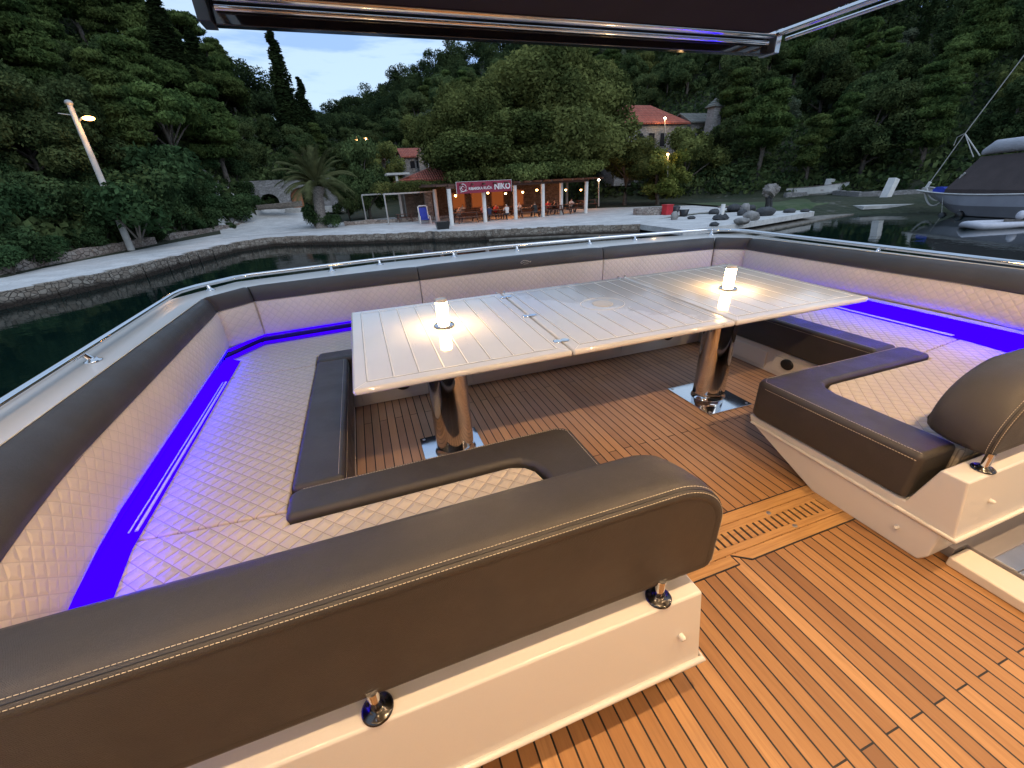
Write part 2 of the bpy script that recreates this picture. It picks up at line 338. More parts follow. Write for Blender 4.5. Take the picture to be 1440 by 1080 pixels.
# sofa bases ---------------------------------------------------------
base_prof = [(.535, .175), (.575, .425), (.66, .425), (.715, .225), (1.505, .225), (1.495, .195), (1.47, .175), (1.06, 0), (.60, 0), (.575, .04), (.572, .16)]
def settee(side):
    s = (lambda x: x) if side == 'L' else mx
    def X(a, b): a, b = s(a), s(b); return min(a, b), max(a, b)
    lab = ('cream quilted settee along the left side of the deck, mostly in front of the backrest' if side == 'L' else 'cream quilted settee along the right side of the deck beyond the short end backrest')
    lab = ('quilted U-return settee with blue light, along the left coaming and under the long foreground backrest' if side == 'L' else 'quilted settee with black bolster, along the right coaming near the stair hatch')
    T = thing('settee', lab, 'settee', (s(-.6), 1.8, 0), 'built-in settees round the table')
    b = MB()
    x0, x1 = X(-1.10, .735); b.ext(base_prof, x0, x1, 'x')
    b.build('base', 'gel', T, bevel=.008, seg=3, angle=25)
    lp = MB(); e_ = s(.742); lp.tube([(s(-1.10), .530, .176), (e_, .530, .176), (e_, 1.475, .190)], .010, 10); lp.build('lip', 'gel', T, smooth=True)
    # pit side panel
    b = MB(); x0, x1 = X(-1.10, -.285); b.box(x0, x1, 1.5, 3.3, 0, .205); b.build('side_panel', 'gel', T, bevel=.006)
    b = MB(); xx = s(-.285); d = 1 if side == 'L' else -1
    b.box(min(xx, xx+d*.008), max(xx, xx+d*.008), 1.56, 2.2, .03, .165).box(min(xx, xx+d*.008), max(xx, xx+d*.008), 2.26, 2.92, .03, .165)
    b.build('locker_door', 'gel', T, bevel=.004)
    if side == 'R':
        m = MB(); m.lathe([(.052, 0), (.052, .012), (.044, .016), (.0, .013)], (0, 0, 0), 28)
        m.v = [(xx-.006-v[2], 2.07+v[0], .125+v[1]*.8) for v in m.v]; m.build('speaker', 'black', T)
    for (bx, by, bz) in ((.66, .555, .30), (.60, .6, .12)) if side == 'L' else ((.56, .555, .30), ):
        k = MB().lathe([(.009, 0), (.009, .012), (.005, .018)], (0, 0, 0), 14); k.v = [(s(bx)+v[0], by-v[2], bz+v[1]) for v in k.v]
        if bz > .2: k.build('bolt', 'gel', T)
    if side == 'R':
        k = MB().lathe([(.009, 0), (.009, .014), (.005, .02)], (0, 0, 0), 14); k.v = [(s(.735)-v[2], .70+v[0], .09+v[1]) for v in k.v]; k.build('bolt', 'gel', T)
    # under-seat black plinth and LED recess
    MB().box(*X(-1.12, -.30), 1.5, 3.3, .205, .30).box(*X(-1.12, .50), .74, 1.5, .228, .30).build('seat_board', 'black', T)
    # cushions
    q = MB(); q.prism([(s(a), c) for a, c in ((-1.10, .70), (.515, .70), (.515, 1.19), (.50, 1.26), (.47, 1.30), (.41, 1.325), (-.44, 1.325), (-.44, 1.395), (-1.10, 1.46))], .30, .432)
    q.build('seat_cushion', 'q_xy', T, bevel=.012, seg=4)
    q = MB(); q.prism([(s(a), c) for a, c in ((-1.10, 1.468), (-.455, 1.403), (-.455, 2.915), (-1.10, 2.925))], .30, .431); q.build('seat_cushion', 'q_xy', T, bevel=.010, seg=4)
    # dark bolsters
    q = MB(); q.prism([(s(a), c) for a, c in ((-.45, 1.335), (.40, 1.335), (.46, 1.325), (.505, 1.28), (.525, 1.21), (.525, .715), (.755, .715), (.762, 1.44), (.748, 1.485), (.70, 1.505), (-.40, 1.505), (-.45, 1.48))], .235, .455)
    q.build('bolster', 'leather', T, bevel=.024, seg=4)
    q = MB(); q.box(*X(-.45, -.245), 1.515, 2.93, .215, .448); q.build('bolster', 'leather', T, bevel=.022, seg=4)
    # stitching round the bolsters
    def stitches(pts, step=.011, ln=.0075, r=.0011):
        st = MB(); P = [Vector(p) for p in pts]
        for a, c in zip(P, P[1:]):
            L = (c-a).length; k = int(L/step)
            for i in range(k):
                u = a.lerp(c, (i+.1)/k); w = a.lerp(c, (i+.1)/k+ln/L); st.tube([u, w], r, 4, False)
        st.build('stitching', 'thread', T)
    stitches([(s(.736), .73, .4558), (s(.738), 1.45, .4558), (s(.695), 1.483, .4558), (s(-.40), 1.483, .4558)])
    stitches([(s(.7558), .73, .427), (s(.7625), 1.43, .427)]); stitches([(s(.69), 1.5058, .427), (s(-.40), 1.5058, .427)])
    stitches([(s(-.270), 1.54, .4488), (s(-.270), 2.9, .4488)]); stitches([(s(-.2442), 1.54, .420), (s(-.2442), 2.9, .420)])
    # trim rail on the seat next to the light gap
    q = MB(); q.tube([(s(-.955), 1.49, .4395), (s(-.985), 2.85, .4395)], .0055, 8).tube([(s(-.978), 1.49, .4395), (s(-1.003), 2.85, .4395)], .003, 6); q.build('piping', 'gel', T)
    z1 = .50 if side == 'L' else .54
    q = MB(); q.prism([(s(-1.108), .80), (s(-.945), .80), (s(-.985), 1.3), (s(-1.075), 3.33), (s(-1.108), 3.33)], z1-.012, z1-.004); q.build('led_strip', 'led', T)
    q = MB(); q.prism([(s(-1.105), .80), (s(-.84), .80), (s(-.88), 1.05), (s(-.935), 1.40), (s(-.985), 3.24), (s(-1.105), 3.36)], .4345, .4385); q.build('light_channel', 'ledpanel', T)  # glowing sheet standing in for the strip's blue spill on the seat
    return T
SL = settee('L'); SR = settee('R')
# aft settee
T = thing('settee', 'quilted settee across the stern behind the dining table', 'settee', (CX, 3.4, 0), 'built-in settees round the table')
b = MB(); b.box(-.285, mx(-.285), 3.02, 3.75, 0, .205); b.build('base', 'gel', T, bevel=.006)
b = MB()
for a, c in ((-.22, .60), (.66, 2.02), (2.08, 2.9)): b.box(a, c, 3.012, 3.03, .03, .18)
b.build('locker_door', 'gel', T, bevel=.004)
for a in (.10, 2.59):
    m = MB(); m.lathe([(.055, 0), (.055, .012), (.046, .016), (.0, .013)], (0, 0, 0), 28); m.v = [(a+v[0], 3.008-v[2], .13+v[1]*.8) for v in m.v]; m.build('speaker', 'black', T)
MB().box(-1.10, 3.79, 3.03, 3.72, .205, .30).build('seat_board', 'black', T)
for s in (lambda x: x, mx):
    q = MB(); q.prism([(s(a), c) for a, c in ((-1.10, 2.933), (-.46, 2.923), (-.46, 3.115), (.45, 3.115), (.45, 3.72), (-.90, 3.62), (-1.10, 3.42))], .30, .431); q.build('seat_cushion', 'q_xy', T, bevel=.010, seg=4)
q = MB(); q.prism([(.458, 3.115), (mx(.458), 3.115), (mx(.458), 3.72), (.458, 3.72)], .30, .431); q.build('seat_cushion', 'q_xy', T, bevel=.010, seg=4)
for (a, c) in ((-.452, .60), (.606, 2.084), (2.09, mx(-.452))): MB().box(a, c, 2.938, 3.112, .215, .452).build('bolster', 'leather', T, bevel=.032, seg=5)
# glossy shelf with blue light between seat and back
MB().prism([(-1.10, 3.30), (-.90, 3.60), (.41, 3.72), (CX, 3.76), (mx(.41), 3.72), (mx(-.90), 3.60), (mx(-1.10), 3.30), (mx(-1.11), 3.42), (mx(-.90), 3.66), (mx(.41), 3.79), (CX, 3.825), (.41, 3.79), (-.90, 3.66), (-1.11, 3.42)], .40, .462).build('shelf', 'glossblack', T)
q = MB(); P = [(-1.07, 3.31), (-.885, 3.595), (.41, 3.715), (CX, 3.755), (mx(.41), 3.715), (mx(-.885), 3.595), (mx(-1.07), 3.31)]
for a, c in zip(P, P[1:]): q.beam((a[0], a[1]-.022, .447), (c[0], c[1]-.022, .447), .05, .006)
q.build('light_channel', 'ledpanel', T)  # glowing strips added for the blue spill along the shelf
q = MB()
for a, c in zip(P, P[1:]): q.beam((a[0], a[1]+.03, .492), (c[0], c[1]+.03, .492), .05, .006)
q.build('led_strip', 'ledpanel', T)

# backrest cushions ----------------------------------------------------
inn = [(-.965, .78), (-1.065, 3.42), (-.865, 3.625), (.42, 3.71), (2.27, 3.71), (3.555, 3.60), (3.77, 3.40), (3.665, .78)]
out = [(-1.118, .78), (-1.126, 3.35), (-.90, 3.655), (.41, 3.79), (2.28, 3.79), (3.59, 3.655), (3.826, 3.35), (3.82, .78)]
names = ['long left-hand', 'left corner', 'left stern', 'middle stern', 'right stern', 'right corner', 'long right-hand']
BT = thing('backrest_row', 'row of quilted backrest cushions with dark top band along all three sides', 'backrest', (CX, 3.5, .4))
for k in range(7):
    zb = .56 if k == 6 else .5
    mat = 'q_yz' if k in (0, 6) else 'q_xz'
    A, B = Vector((*inn[k], 0)), Vector((*inn[k+1], 0)); A2, B2 = Vector((*out[k], 0)), Vector((*out[k+1], 0))
    bow = .035 if k == 3 else (.0 if k in (0, 6, 1, 5) else .01)
    d = (B-A).normalized(); nrm = Vector((-d.y, d.x, 0)); 
    if nrm.dot(Vector((CX, 1.5, 0))-A) > 0: nrm = -nrm   # outward
    N = 14; L = (B-A).length; g0 = .004/L; rw = []; rd = []
    for i in range(N+1):
        u = i/N; e = g0+(1-2*g0)*u; ends = min(u, 1-u); pin = .010 if ends == 0 else 0.
        ub = bow*4*u*(1-u)
        I = A.lerp(B, e)+nrm*(ub+pin*.6)
        if k in (0, 6): q_ = max(0, min(1, (1.55-I.y)/.75)); I = I-nrm*(.085*q_**1.6)
        O = A2.lerp(B2, e)+nrm*(ub)
        W = O-I
        def p(t, z, off=0.): q = I+W*t-nrm*off; return (q.x, q.y, z)
        puff = 0 if ends == 0 else .014
        rw.append([p(0, zb+.012, 0), p(0, zb+.05, puff*.7), p(0, (zb+.76)/2, puff), p(0, .735, puff*.6), p(0, .762, 0.), p(.9, .762), p(.9, zb), p(.1, zb)])
        pt = 0 if ends == 0 else .008
        rd.append([p(0, .764, 0), p(0.02, .785, pt), p(.18, .83, pt), p(.38, .862, pt*.8), p(.55, .876-pin*.5), p(.78, .882-pin*.5), p(.95, .876), p(1., .86), p(1., .764)])
    c = MB().loft([r[::-1] for r in rw]).build('backrest_cushion', mat, BT, smooth=True)
    dd = MB().loft([r[::-1] for r in rd]).build('top_band', 'leather', c, smooth=True)
    dd.parent = c; 
    for o in (c, dd):
        w = o.modifiers.new('sh', 'EDGE_SPLIT'); w.split_angle = R(50)
    # piping line at the outer edge of the side bands
    if k in (0, 6):
        pp = MB().tube([A2+(B2-A2)*.02+nrm*(-.022)+Vector((0, 0, .884)), A2+(B2-A2)*.98+nrm*(-.022)+Vector((0, 0, .884))], .0022, 6).build('piping', 'thread', c)
    st = MB()
    nn = int(L/.012)
    for i in range(nn):
        e = (i+.2)/nn; q = A.lerp(B, e)+nrm*(bow*4*e*(1-e)-.0045)+Vector((0, 0, .768)); q2 = q+d*.008
        st.tube([q, q2], .0011, 4, False)
    st.build('stitching', 'thread', c)
    if k == 3:   # small embroidered emblem: leaping arc over a word-like line
        e = MB(); c0 = A.lerp(B, .545)+nrm*(-.001)
        def ep(u, z): q = c0+d*u; return (q.x, q.y+.028-.006+(z-.82)*.42, z)
        e.tube([ep(-.045, .822), ep(-.03, .832), ep(-.01, .838), ep(.015, .836), ep(.035, .828), ep(.045, .818)], .0018, 6)
        e.tube([ep(-.045, .822), ep(-.042, .814), ep(-.03, .815), ep(-.018, .822), ep(.02, .822), ep(.034, .820)], .0014, 6)
        e.tube([ep(.052, .815), ep(.052, .828)], .0014, 6); e.tube([ep(.052, .820), ep(.062, .827)], .0014, 6)
        e.tube([ep(-.02, .806), ep(.03, .806)], .0012, 6)
        e.build('emblem', 'thread', c)
# black glue strip behind right cushion bottom (pale ledge)
MB().prism([(3.66, .78), (3.765, 3.38), (3.82, 3.38), (3.82, .78)], .532, .556).build('ledge', 'gel', BT)
MB().prism([(3.775, .78), (3.80, 3.3), (3.815, 3.3), (3.815, .78)], .44, .531).build('light_channel', 'ledpanel', BT)  # glowing panel standing in for blue light on the recess wall

# the two free-standing dark backrests ----------------------------------
def end_backrest(x0, x1, rad, side, label):
    """front face profile in x-z: closed end with round corner at 'side'"""
    T = thing('padded_backrest', label, 'backrest', ((x0+x1)/2, .72, .43), 'dark padded backrests on steel posts')
    zt, zb = .805, .475; pr = []
    # end at x1 if side==+1 else x0
    xe = x1 if side > 0 else x0; xo = x0 if side > 0 else x1
    s = side
    n = 12
    pr.append((xo, zb)); pr.append((xe-s*.03, zb)); pr.append((xe-s*.012, zb+.008)); pr.append((xe-s*.002, zb+.03))
    for i in range(n+1):
        a = PI/2*i/n; pr.append((xe-s*rad[0]+s*rad[0]*math.cos(a), zt-rad[1]+rad[1]*math.sin(a)))
    pr.append((xo, zt))
    y0, y1 = .60, .835
    # rings along y with inset at both faces (rounded edges), top falls slightly to the rear
    def ring(y, ins, dz=0):
        c = Vector((sum(p[0] for p in pr)/len(pr), (zt+zb)/2)); out = []
        P = [Vector(p) for p in pr]; m = len(P)
        for i, p in enumerate(P):
            a, b = P[i-1], P[(i+1) % m]; t1 = (p-a).normalized(); t2 = (b-p).normalized(); t = (t1+t2)
            if t.length < 1e-3: t = t2
            t.normalize(); nn = Vector((t.y, -t.x))*s
            if i in (0, m-1): nn = Vector((0, -1 if i == 0 else 1))
            q = p-nn*ins; zz = q.y+(dz if q.y > .6 else 0)*((q.y-.6)/.2 if q.y > .6 else 0)
            out.append((q.x, y, zz))
        return out
    R_ = [ring(y0+.010, .012), ring(y0, .024), ring(y0+.0, .024)][:0]
    seq = [(y0+.004, .030), (y0+.001, .018), (y0+.006, .006), (y0+.014, .0015), (y0+.020, .0035), (y0+.026, .0), (y0+.06, -.004), (y0+.12, -.004), (y1-.07, .004), (y1-.035, .014), (y1-.012, .030), (y1, .055)]
    rings = [ring(y, i, -.012 if y > .7 else 0) for y, i in seq]
    m = MB(); m.loft(rings if s > 0 else [r[::-1] for r in rings]); m.f = [f[::-1] for f in m.f]
    c = m.build('cushion', 'leather', T, smooth=True)
    w = c.modifiers.new('es', 'EDGE_SPLIT'); w.split_angle = R(75)
    # double row of stitches and dark seam following the front edge
    st = MB()
    def path(ins, y):
        r = ring(y, ins); return [Vector(p) for p in r[2:]]
    for (y, ins) in ((y0+.0035, .0075), (y0+.0190, -.0008)):
        P = path(ins, y); st = MB()
        for a, b in zip(P, P[1:]):
            L = (b-a).length; k = max(1, int(L/.0085))
            for i in range(k): st.tube([a.lerp(b, (i+.12)/k), a.lerp(b, (i+.8)/k)], .0009, 4, False)
        st.build('stitching', 'thread', c)
    MB().tube(path(.0030, y0+.011), .0014, 5).build('seam', 'black', c)
    return T
def post_on(T, x, y=.605):
    m = MB(); m.lathe([(.0135, .43), (.0135, .50)], (x, y+.03, 0), 20); p = m.build('post', 'chrome', T)
    MB().lathe([(.036, .427), (.036, .431), (.032, .434), (.020, .436), (.018, .44), (.0145, .442)], (x, y+.03, 0), 30).build('flange', 'darksteel', p)
    for a in (0.5, 2.6, 4.7): MB().lathe([(.0045, .434), (.0045, .4365)], (x+.026*math.cos(a), y+.03+.026*math.sin(a), 0), 8).build('screw', 'chrome', p)
T = end_backrest(-1.04, .785, (.17, .15), 1, 'long dark padded backrest on two short steel posts across the foreground')
post_on(T, -.165, .575); post_on(T, .605, .575)
T = end_backrest(2.09, mx(-1.04), (.34, .27), -1, 'short visible end of dark padded backrest at the right edge beside the stair hatch')
post_on(T, 2.10, .575); post_on(T, mx(-.165), .575)

# dining table ----------------------------------------------------------
T = thing('dining_table', 'long white slatted folding table wet with dew on two thick steel pedestals', 'table', (CX, 2.2, 0))
tilt = math.atan2(.04, 1.12); Y0, Y1 = 1.66, 2.80
TM = Matrix.Translation((0, Y0, .755))@Matrix.Rotation(tilt, 4, 'X')@Matrix.Translation((0, -Y0, -.75))
W = [(-.152, .872), (.876, 1.882), (1.888, 2.955)]
def tilted(mb): mb.v = [tuple(TM@Vector(v)) for v in mb.v]; return mb
for k, (a, b) in enumerate(W):
    m = tilted(MB().box(a, b, Y0, Y1, .718, .75)); lf = m.build('table_leaf', 'table', T, bevel=.014, seg=4)
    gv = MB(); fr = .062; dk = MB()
    # highlight lines of the grooves round the frame
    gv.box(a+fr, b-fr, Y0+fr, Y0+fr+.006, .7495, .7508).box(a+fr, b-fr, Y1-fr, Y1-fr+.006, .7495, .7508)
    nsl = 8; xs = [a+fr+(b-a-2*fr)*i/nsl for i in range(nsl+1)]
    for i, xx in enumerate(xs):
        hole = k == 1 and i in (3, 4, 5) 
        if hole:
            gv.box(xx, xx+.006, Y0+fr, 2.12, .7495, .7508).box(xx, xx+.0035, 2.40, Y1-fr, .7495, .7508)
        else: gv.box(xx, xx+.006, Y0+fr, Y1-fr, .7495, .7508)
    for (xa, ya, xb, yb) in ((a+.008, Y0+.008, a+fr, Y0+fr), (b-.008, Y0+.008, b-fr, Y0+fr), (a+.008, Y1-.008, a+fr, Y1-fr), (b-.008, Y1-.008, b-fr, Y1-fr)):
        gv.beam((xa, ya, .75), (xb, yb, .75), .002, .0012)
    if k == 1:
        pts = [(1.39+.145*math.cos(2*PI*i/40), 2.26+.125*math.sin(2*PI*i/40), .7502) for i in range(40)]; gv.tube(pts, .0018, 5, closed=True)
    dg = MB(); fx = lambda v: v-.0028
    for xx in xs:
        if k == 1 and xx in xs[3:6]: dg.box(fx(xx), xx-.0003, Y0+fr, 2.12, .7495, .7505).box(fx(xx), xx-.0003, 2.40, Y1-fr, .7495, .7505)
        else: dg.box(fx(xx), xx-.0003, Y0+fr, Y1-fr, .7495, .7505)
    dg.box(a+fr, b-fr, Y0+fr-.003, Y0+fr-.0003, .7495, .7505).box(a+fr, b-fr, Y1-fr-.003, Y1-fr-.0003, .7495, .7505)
    tilted(dg).build('seam', 'darkgroove', lf)  # painted shadow lines beside the pale highlights of the grooves
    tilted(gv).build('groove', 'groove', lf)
m = tilted(MB().lathe([(.0, .7503), (.045, .7505), (.056, .753), (.064, .7535), (.068, .7505)], (1.39, 2.26, 0), 40)); m.build('cup_recess', 'cream', T)
for xx in (.874, 1.885):
    for yy in (1.80, 2.24, 2.68):
        if xx > 1.5: continue
        h = MB().lathe([(.022, .7503), (.022, .7525), (.019, .7535)], (xx-.022, yy, 0), 20).lathe([(.022, .7503), (.022, .7525), (.019, .7535)], (xx+.022, yy, 0), 20).box(xx-.03, xx+.03, yy-.011, yy+.011, .7503, .7530)
        tilted(h).build('hinge', 'chrome', T)
for xx in (.874, 1.885):
    for dx in (-.03, .03): tilted(MB().box(xx+dx-.006, xx+dx+.006, Y1-.002, Y1+.012, .735, .757)).build('latch', 'chrome', T)
for (xc, yc) in ((.32, 2.16), (2.235, 2.09)):
    L = MB().lathe([(.128, .008), (.128, .014), (.120, .018), (.117, .06), (.116, .40), (.115, .722)], (xc, yc, 0), 56, 1., .85).build('pedestal', 'chrome', T)
    MB().box(xc-.20, xc+.175, yc-.235, yc+.205, .002, .010).build('base_plate', 'chrome', L, bevel=.002)
    for a in (-.175, .15):
        for c in (-.21, .18): MB().lathe([(.010, .010), (.009, .0125)], (xc+a, yc+c, 0), 12).build('screw', 'brushed', L)
# table lamps
MT['glow'] = emis('lamp_glow', (1., .62, .26), 52.)
for (xc, yc, lab) in ((.36, 2.285, 'glowing cylinder lamp on the left leaf of the table'), (2.335, 2.185, 'glowing cylinder lamp on the right leaf of the table')):
    z0 = (TM@Vector((xc, yc, .751))).z
    T = thing('table_lamp', lab, 'lamp', (xc, yc, z0), 'cylinder lamps on the table')
    MB().lathe([(.058, z0+.001), (.060, z0+.006), (.056, z0+.010), (.036, z0+.012)], (xc, yc, 0), 40).build('base', 'chrome', T)
    MB().lathe([(.0325, z0+.0125), (.033, z0+.14)], (xc, yc, 0), 40).build('glass_tube', 'glow', T)
    MB().lathe([(.034, z0+.14), (.034, z0+.155), (.027, z0+.158)], (xc, yc, 0), 40).build('cap', MT['cream'], T)

# guard rail ------------------------------------------------------------
rl = [(-1.16, -3.2), (-1.21, 0), (-1.325, 3.50), (-1.315, 3.62), (-1.25, 3.76), (-1.05, 4.0), (-.93, 4.06), (.13, 4.25), (CX, 4.31), (2.6, 4.25), (3.72, 4.10), (3.87, 4.05), (4.05, 3.86), (4.09, 3.70), (3.89, 1.4), (3.86, 0), (3.8, -3.2)]
T = thing('guard_rail', 'polished tubular guard rail on short posts along the white coaming', 'rail', (CX, 4.2, .855))
MB().tube([(*p, .902) for p in rl], .0165, 14).build('top_rail', 'chrome', T)
def on_rail(x, y):   # nearest point of the rail line
    best = None
    for a, b in zip(rl, rl[1:]):
        a, b = Vector(a), Vector(b); t_ = max(0, min(1, (Vector((x, y))-a).dot(b-a)/(b-a).length_squared)); q = a.lerp(b, t_); e = (q-Vector((x, y))).length
        if best is None or e < best[0]: best = (e, q)
    return best[1]
for (x, y) in ((-1.2, .8), (-1.235, 2.28), (-1.17, 3.80), (-.3, 4.12), (.13, 4.21), (.86, 4.25), (1.55, 4.265), (2.4, 4.22), (2.95, 4.15), (3.85, 3.98), (3.93, 2.28), (3.85, .8)):
    r_ = on_rail(x, y); x = x*.55+r_.x*.45; y = y*.55+r_.y*.45
    p = MB().tube([(x, y, .855), (r_.x, r_.y, .90)], [.017, .011], 12).build('post', 'chrome', T)
    MB().lathe([(.034, .856), (.034, .860), (.022, .864), (.016, .872)], (x, y, 0), 24).build('foot', 'chrome', p)

# awning and hardtop ------------------------------------------------------
T = thing('awning', 'dark extended awning with polished front bar and side arm', 'awning', (CX, 1.4, 2.2))
MB().box(-.36, 2.62, .45, 2.50, 2.262, 2.268).build('fabric', 'awning', T)
b = MB().tube([(-.42, 2.505, 2.258), (2.66, 2.505, 2.258)], .020, 16).build('front_bar', 'chrome', T)
MB().tube([(-.40, 2.53, 2.222), (2.66, 2.53, 2.222)], .011, 12).build('lower_bar', 'chrome', T)
MB().box(-.42, 2.68, 2.548, 2.60, 2.17, 2.285).build('front_box', 'glossblack', T, bevel=.004)
MB().box(2.68, 2.72, 2.49, 2.61, 2.165, 2.29).build('end_cap', 'brushed', T, bevel=.003)
MB().box(-.47, -.42, 2.49, 2.61, 2.165, 2.29).build('end_cap', 'black', T, bevel=.003)
MB().tube([(2.69, 2.5, 2.262), (2.72, .45, 2.262)], .017, 14).tube([(2.745, 2.48, 2.235), (2.775, .45, 2.235)], .010, 12).build('side_arm', 'chrome', T)
MB().tube([(-.41, 2.5, 2.262), (-.44, .45, 2.262)], .017, 14).build('side_arm', 'chrome', T)
MB().box(-1.3, 4.0, -3.4, .45, 2.30, 2.46).build('hardtop', 'gel', None, bevel=.02)
ht = bpy.data.objects['hardtop']; struct(ht, 'hardtop roof over the forward part of the deck', 'roof')
bh = MB().box(-1.3, 4.0, -3.5, -3.4, 0, 2.46); struct(bh.build('bulkhead', 'gel'), 'saloon bulkhead closing the deck forward', 'wall')
MT['dl'] = emis('downlight_lens', (1., .74, .45), 12.)
def downlight(x, y, e):
    T = thing('ceiling_light', 'small round warm downlight in the hardtop ceiling', 'light', (x, y, 2.30), 'downlights in the hardtop')
    MB().lathe([(.05, 2.285), (.05, 2.299)], (x, y, 0), 24).build('bezel', 'chrome', T); MB().lathe([(.038, 2.282), (.038, 2.2845)], (x, y, 0), 24).build('lens', 'dl', T)
    l = bpy.data.lights.new('downlight', 'SPOT'); l.energy = e; l.color = (1, .66, .36); l.spot_size = R(150); l.spot_blend = .6; l.shadow_soft_size = .035
    o = bpy.data.objects.new('downlight', l); COL.objects.link(o); o.parent = T; o.location = (0, 0, -.03)
for x, e_ in ((-.75, 36), (.62, 54), (2.05, 58), (3.4, 46)): downlight(x, .33, e_)
for x in (-.2, 1.4, 2.9): downlight(x, -1.1, 48)

# stair hatch at the lower right -------------------------------------------
T = thing('stair_hatch', 'smoked sliding cover over the stairwell with cream kerb at the right edge', 'hatch', (2.6, .2, 0))
MB().prism([(2.03, .545), (2.155, .545), (2.155, -1.4), (2.03, -1.4)], 0, .045).build('kerb', 'cream', T, bevel=.008)
MB().prism([(2.085, .63), (3.6, .63), (3.6, -1.4), (2.16, -1.4), (2.16, .553), (2.085, .553)], .0, .052).build('cover', 'smoked', T, bevel=.003)
MB().box(2.16, 3.6, .40, .47, .0525, .060).box(2.16, 2.24, -1.4, .398, .0525, .058).build('track', MT['brushed'], T, bevel=.002)
m = MB().lathe([(.03, .0605), (.03, .063), (.026, .064)], (2.42, .435, 0), 20, 1.15, .7); m.build('handle', 'black', T)
MB().lathe([(.05, .03), (.055, .1), (.045, .16)], (2.21, .17, 0), 24).build('grab_knob', 'trim', T)

# =================================================================== SKY, SUN, WATER
w = bpy.data.worlds.new('World'); sc.world = w; w.use_nodes = True; nt = w.node_tree; nt.nodes.clear()
def wn(t): return nt.nodes.new(t)
o_ = wn('ShaderNodeOutputWorld'); bg = wn('ShaderNodeBackground'); nt.links.new(bg.outputs[0], o_.inputs[0])
sky = wn('ShaderNodeTexSky'); sky.sky_type = 'NISHITA'; sky.sun_disc = False; sky.sun_elevation = R(7); sky.sun_rotation = R(200); sky.air_density = 1.1; sky.dust_density = .6; sky.ozone_density = 2.5
tc = wn('ShaderNodeTexCoord'); mp = wn('ShaderNodeMapping'); mp.inputs['Scale'].default_value = (1.6, 1.6, 9.); mp.inputs['Location'].default_value = (.37, .1, .15)
nz = wn('ShaderNodeTexNoise'); nz.inputs['Scale'].default_value = 2.6; nz.inputs['Detail'].default_value = 7; nz.inputs['Roughness'].default_value = .55
nt.links.new(tc.outputs['Generated'], mp.inputs[0]); nt.links.new(mp.outputs[0], nz.inputs['Vector'])
mr = wn('ShaderNodeMapRange'); mr.interpolation_type = 'SMOOTHSTEP'; mr.inputs[1].default_value = .46; mr.inputs[2].default_value = .60; nt.links.new(nz.outputs[0], mr.inputs[0])
mul = wn('ShaderNodeMath'); mul.operation = 'MULTIPLY'; mul.inputs[1].default_value = .9; nt.links.new(mr.outputs[0], mul.inputs[0])
# thin high veil that whitens the sky, and blue-grey cloud streaks
mx1 = wn('ShaderNodeMix'); mx1.data_type = 'RGBA'; mx1.inputs[0].default_value = .6; mx1.inputs[7].default_value = (6.4, 8.2, 10.8, 1)
nt.links.new(sky.outputs[0], mx1.inputs[6])
mx2 = wn('ShaderNodeMix'); mx2.data_type = 'RGBA'; mx2.inputs[7].default_value = (2.7, 4.3, 7.6, 1); nt.links.new(mx1.outputs[2], mx2.inputs[6]); nt.links.new(mul.outputs[0], mx2.inputs[0])
nt.links.new(mx2.outputs[2], bg.inputs[0]); bg.inputs[1].default_value = .075
sl = bpy.data.lights.new('sun', 'SUN'); sl.energy = .5; sl.angle = R(45); sl.color = (.95, .97, 1.)
so = bpy.data.objects.new('sun', sl); COL.objects.link(so); so.rotation_euler = (R(48), 0, R(20))
def water():
    t = NT('sea_water'); 
    n1 = t.noise(.55, 3, t.mapv((1, 1.6, 1))); n2 = t.noise(3.2, 4, t.mapv((1, 1.5, 1)))
    calm = t.ss(t.noise(.05, 3), .35, .65, .25, 1.)
    h = t.math('ADD', t.math('MULTIPLY', n1, .7), t.math('MULTIPLY', n2, .16)); h = t.math('MULTIPLY', h, calm)
    t.set(color=t.mix(t.noise(.15, 3), (.0015,.007,.0065), (.003,.012,.010)), rough=.03, spec=.5, ior=1.33, normal=t.bump(h, .045, .6))
    return t.m
MT['water'] = water()
m = MB(); m.add([(-1500, -1500, -2.05), (1500, -1500, -2.05), (1500, 1500, -2.05), (-1500, 1500, -2.05)], [(0, 1, 2, 3)]); struct(m.build('water', 'water'), 'calm dark green bay water', 'water')
sc.view_settings.view_transform = 'Standard'; sc.view_settings.look = 'None'; sc.view_settings.exposure = .9; sc.view_settings.gamma = 1
sc.cycles.use_denoising = True
try: sc.cycles.denoiser = 'OPENIMAGEDENOISE'
except Exception: pass
sc.cycles.max_bounces = 8; sc.cycles.transparent_max_bounces = 8; sc.cycles.sample_clamp_indirect = 4; sc.cycles.caustics_reflective = False; sc.cycles.caustics_refractive = False

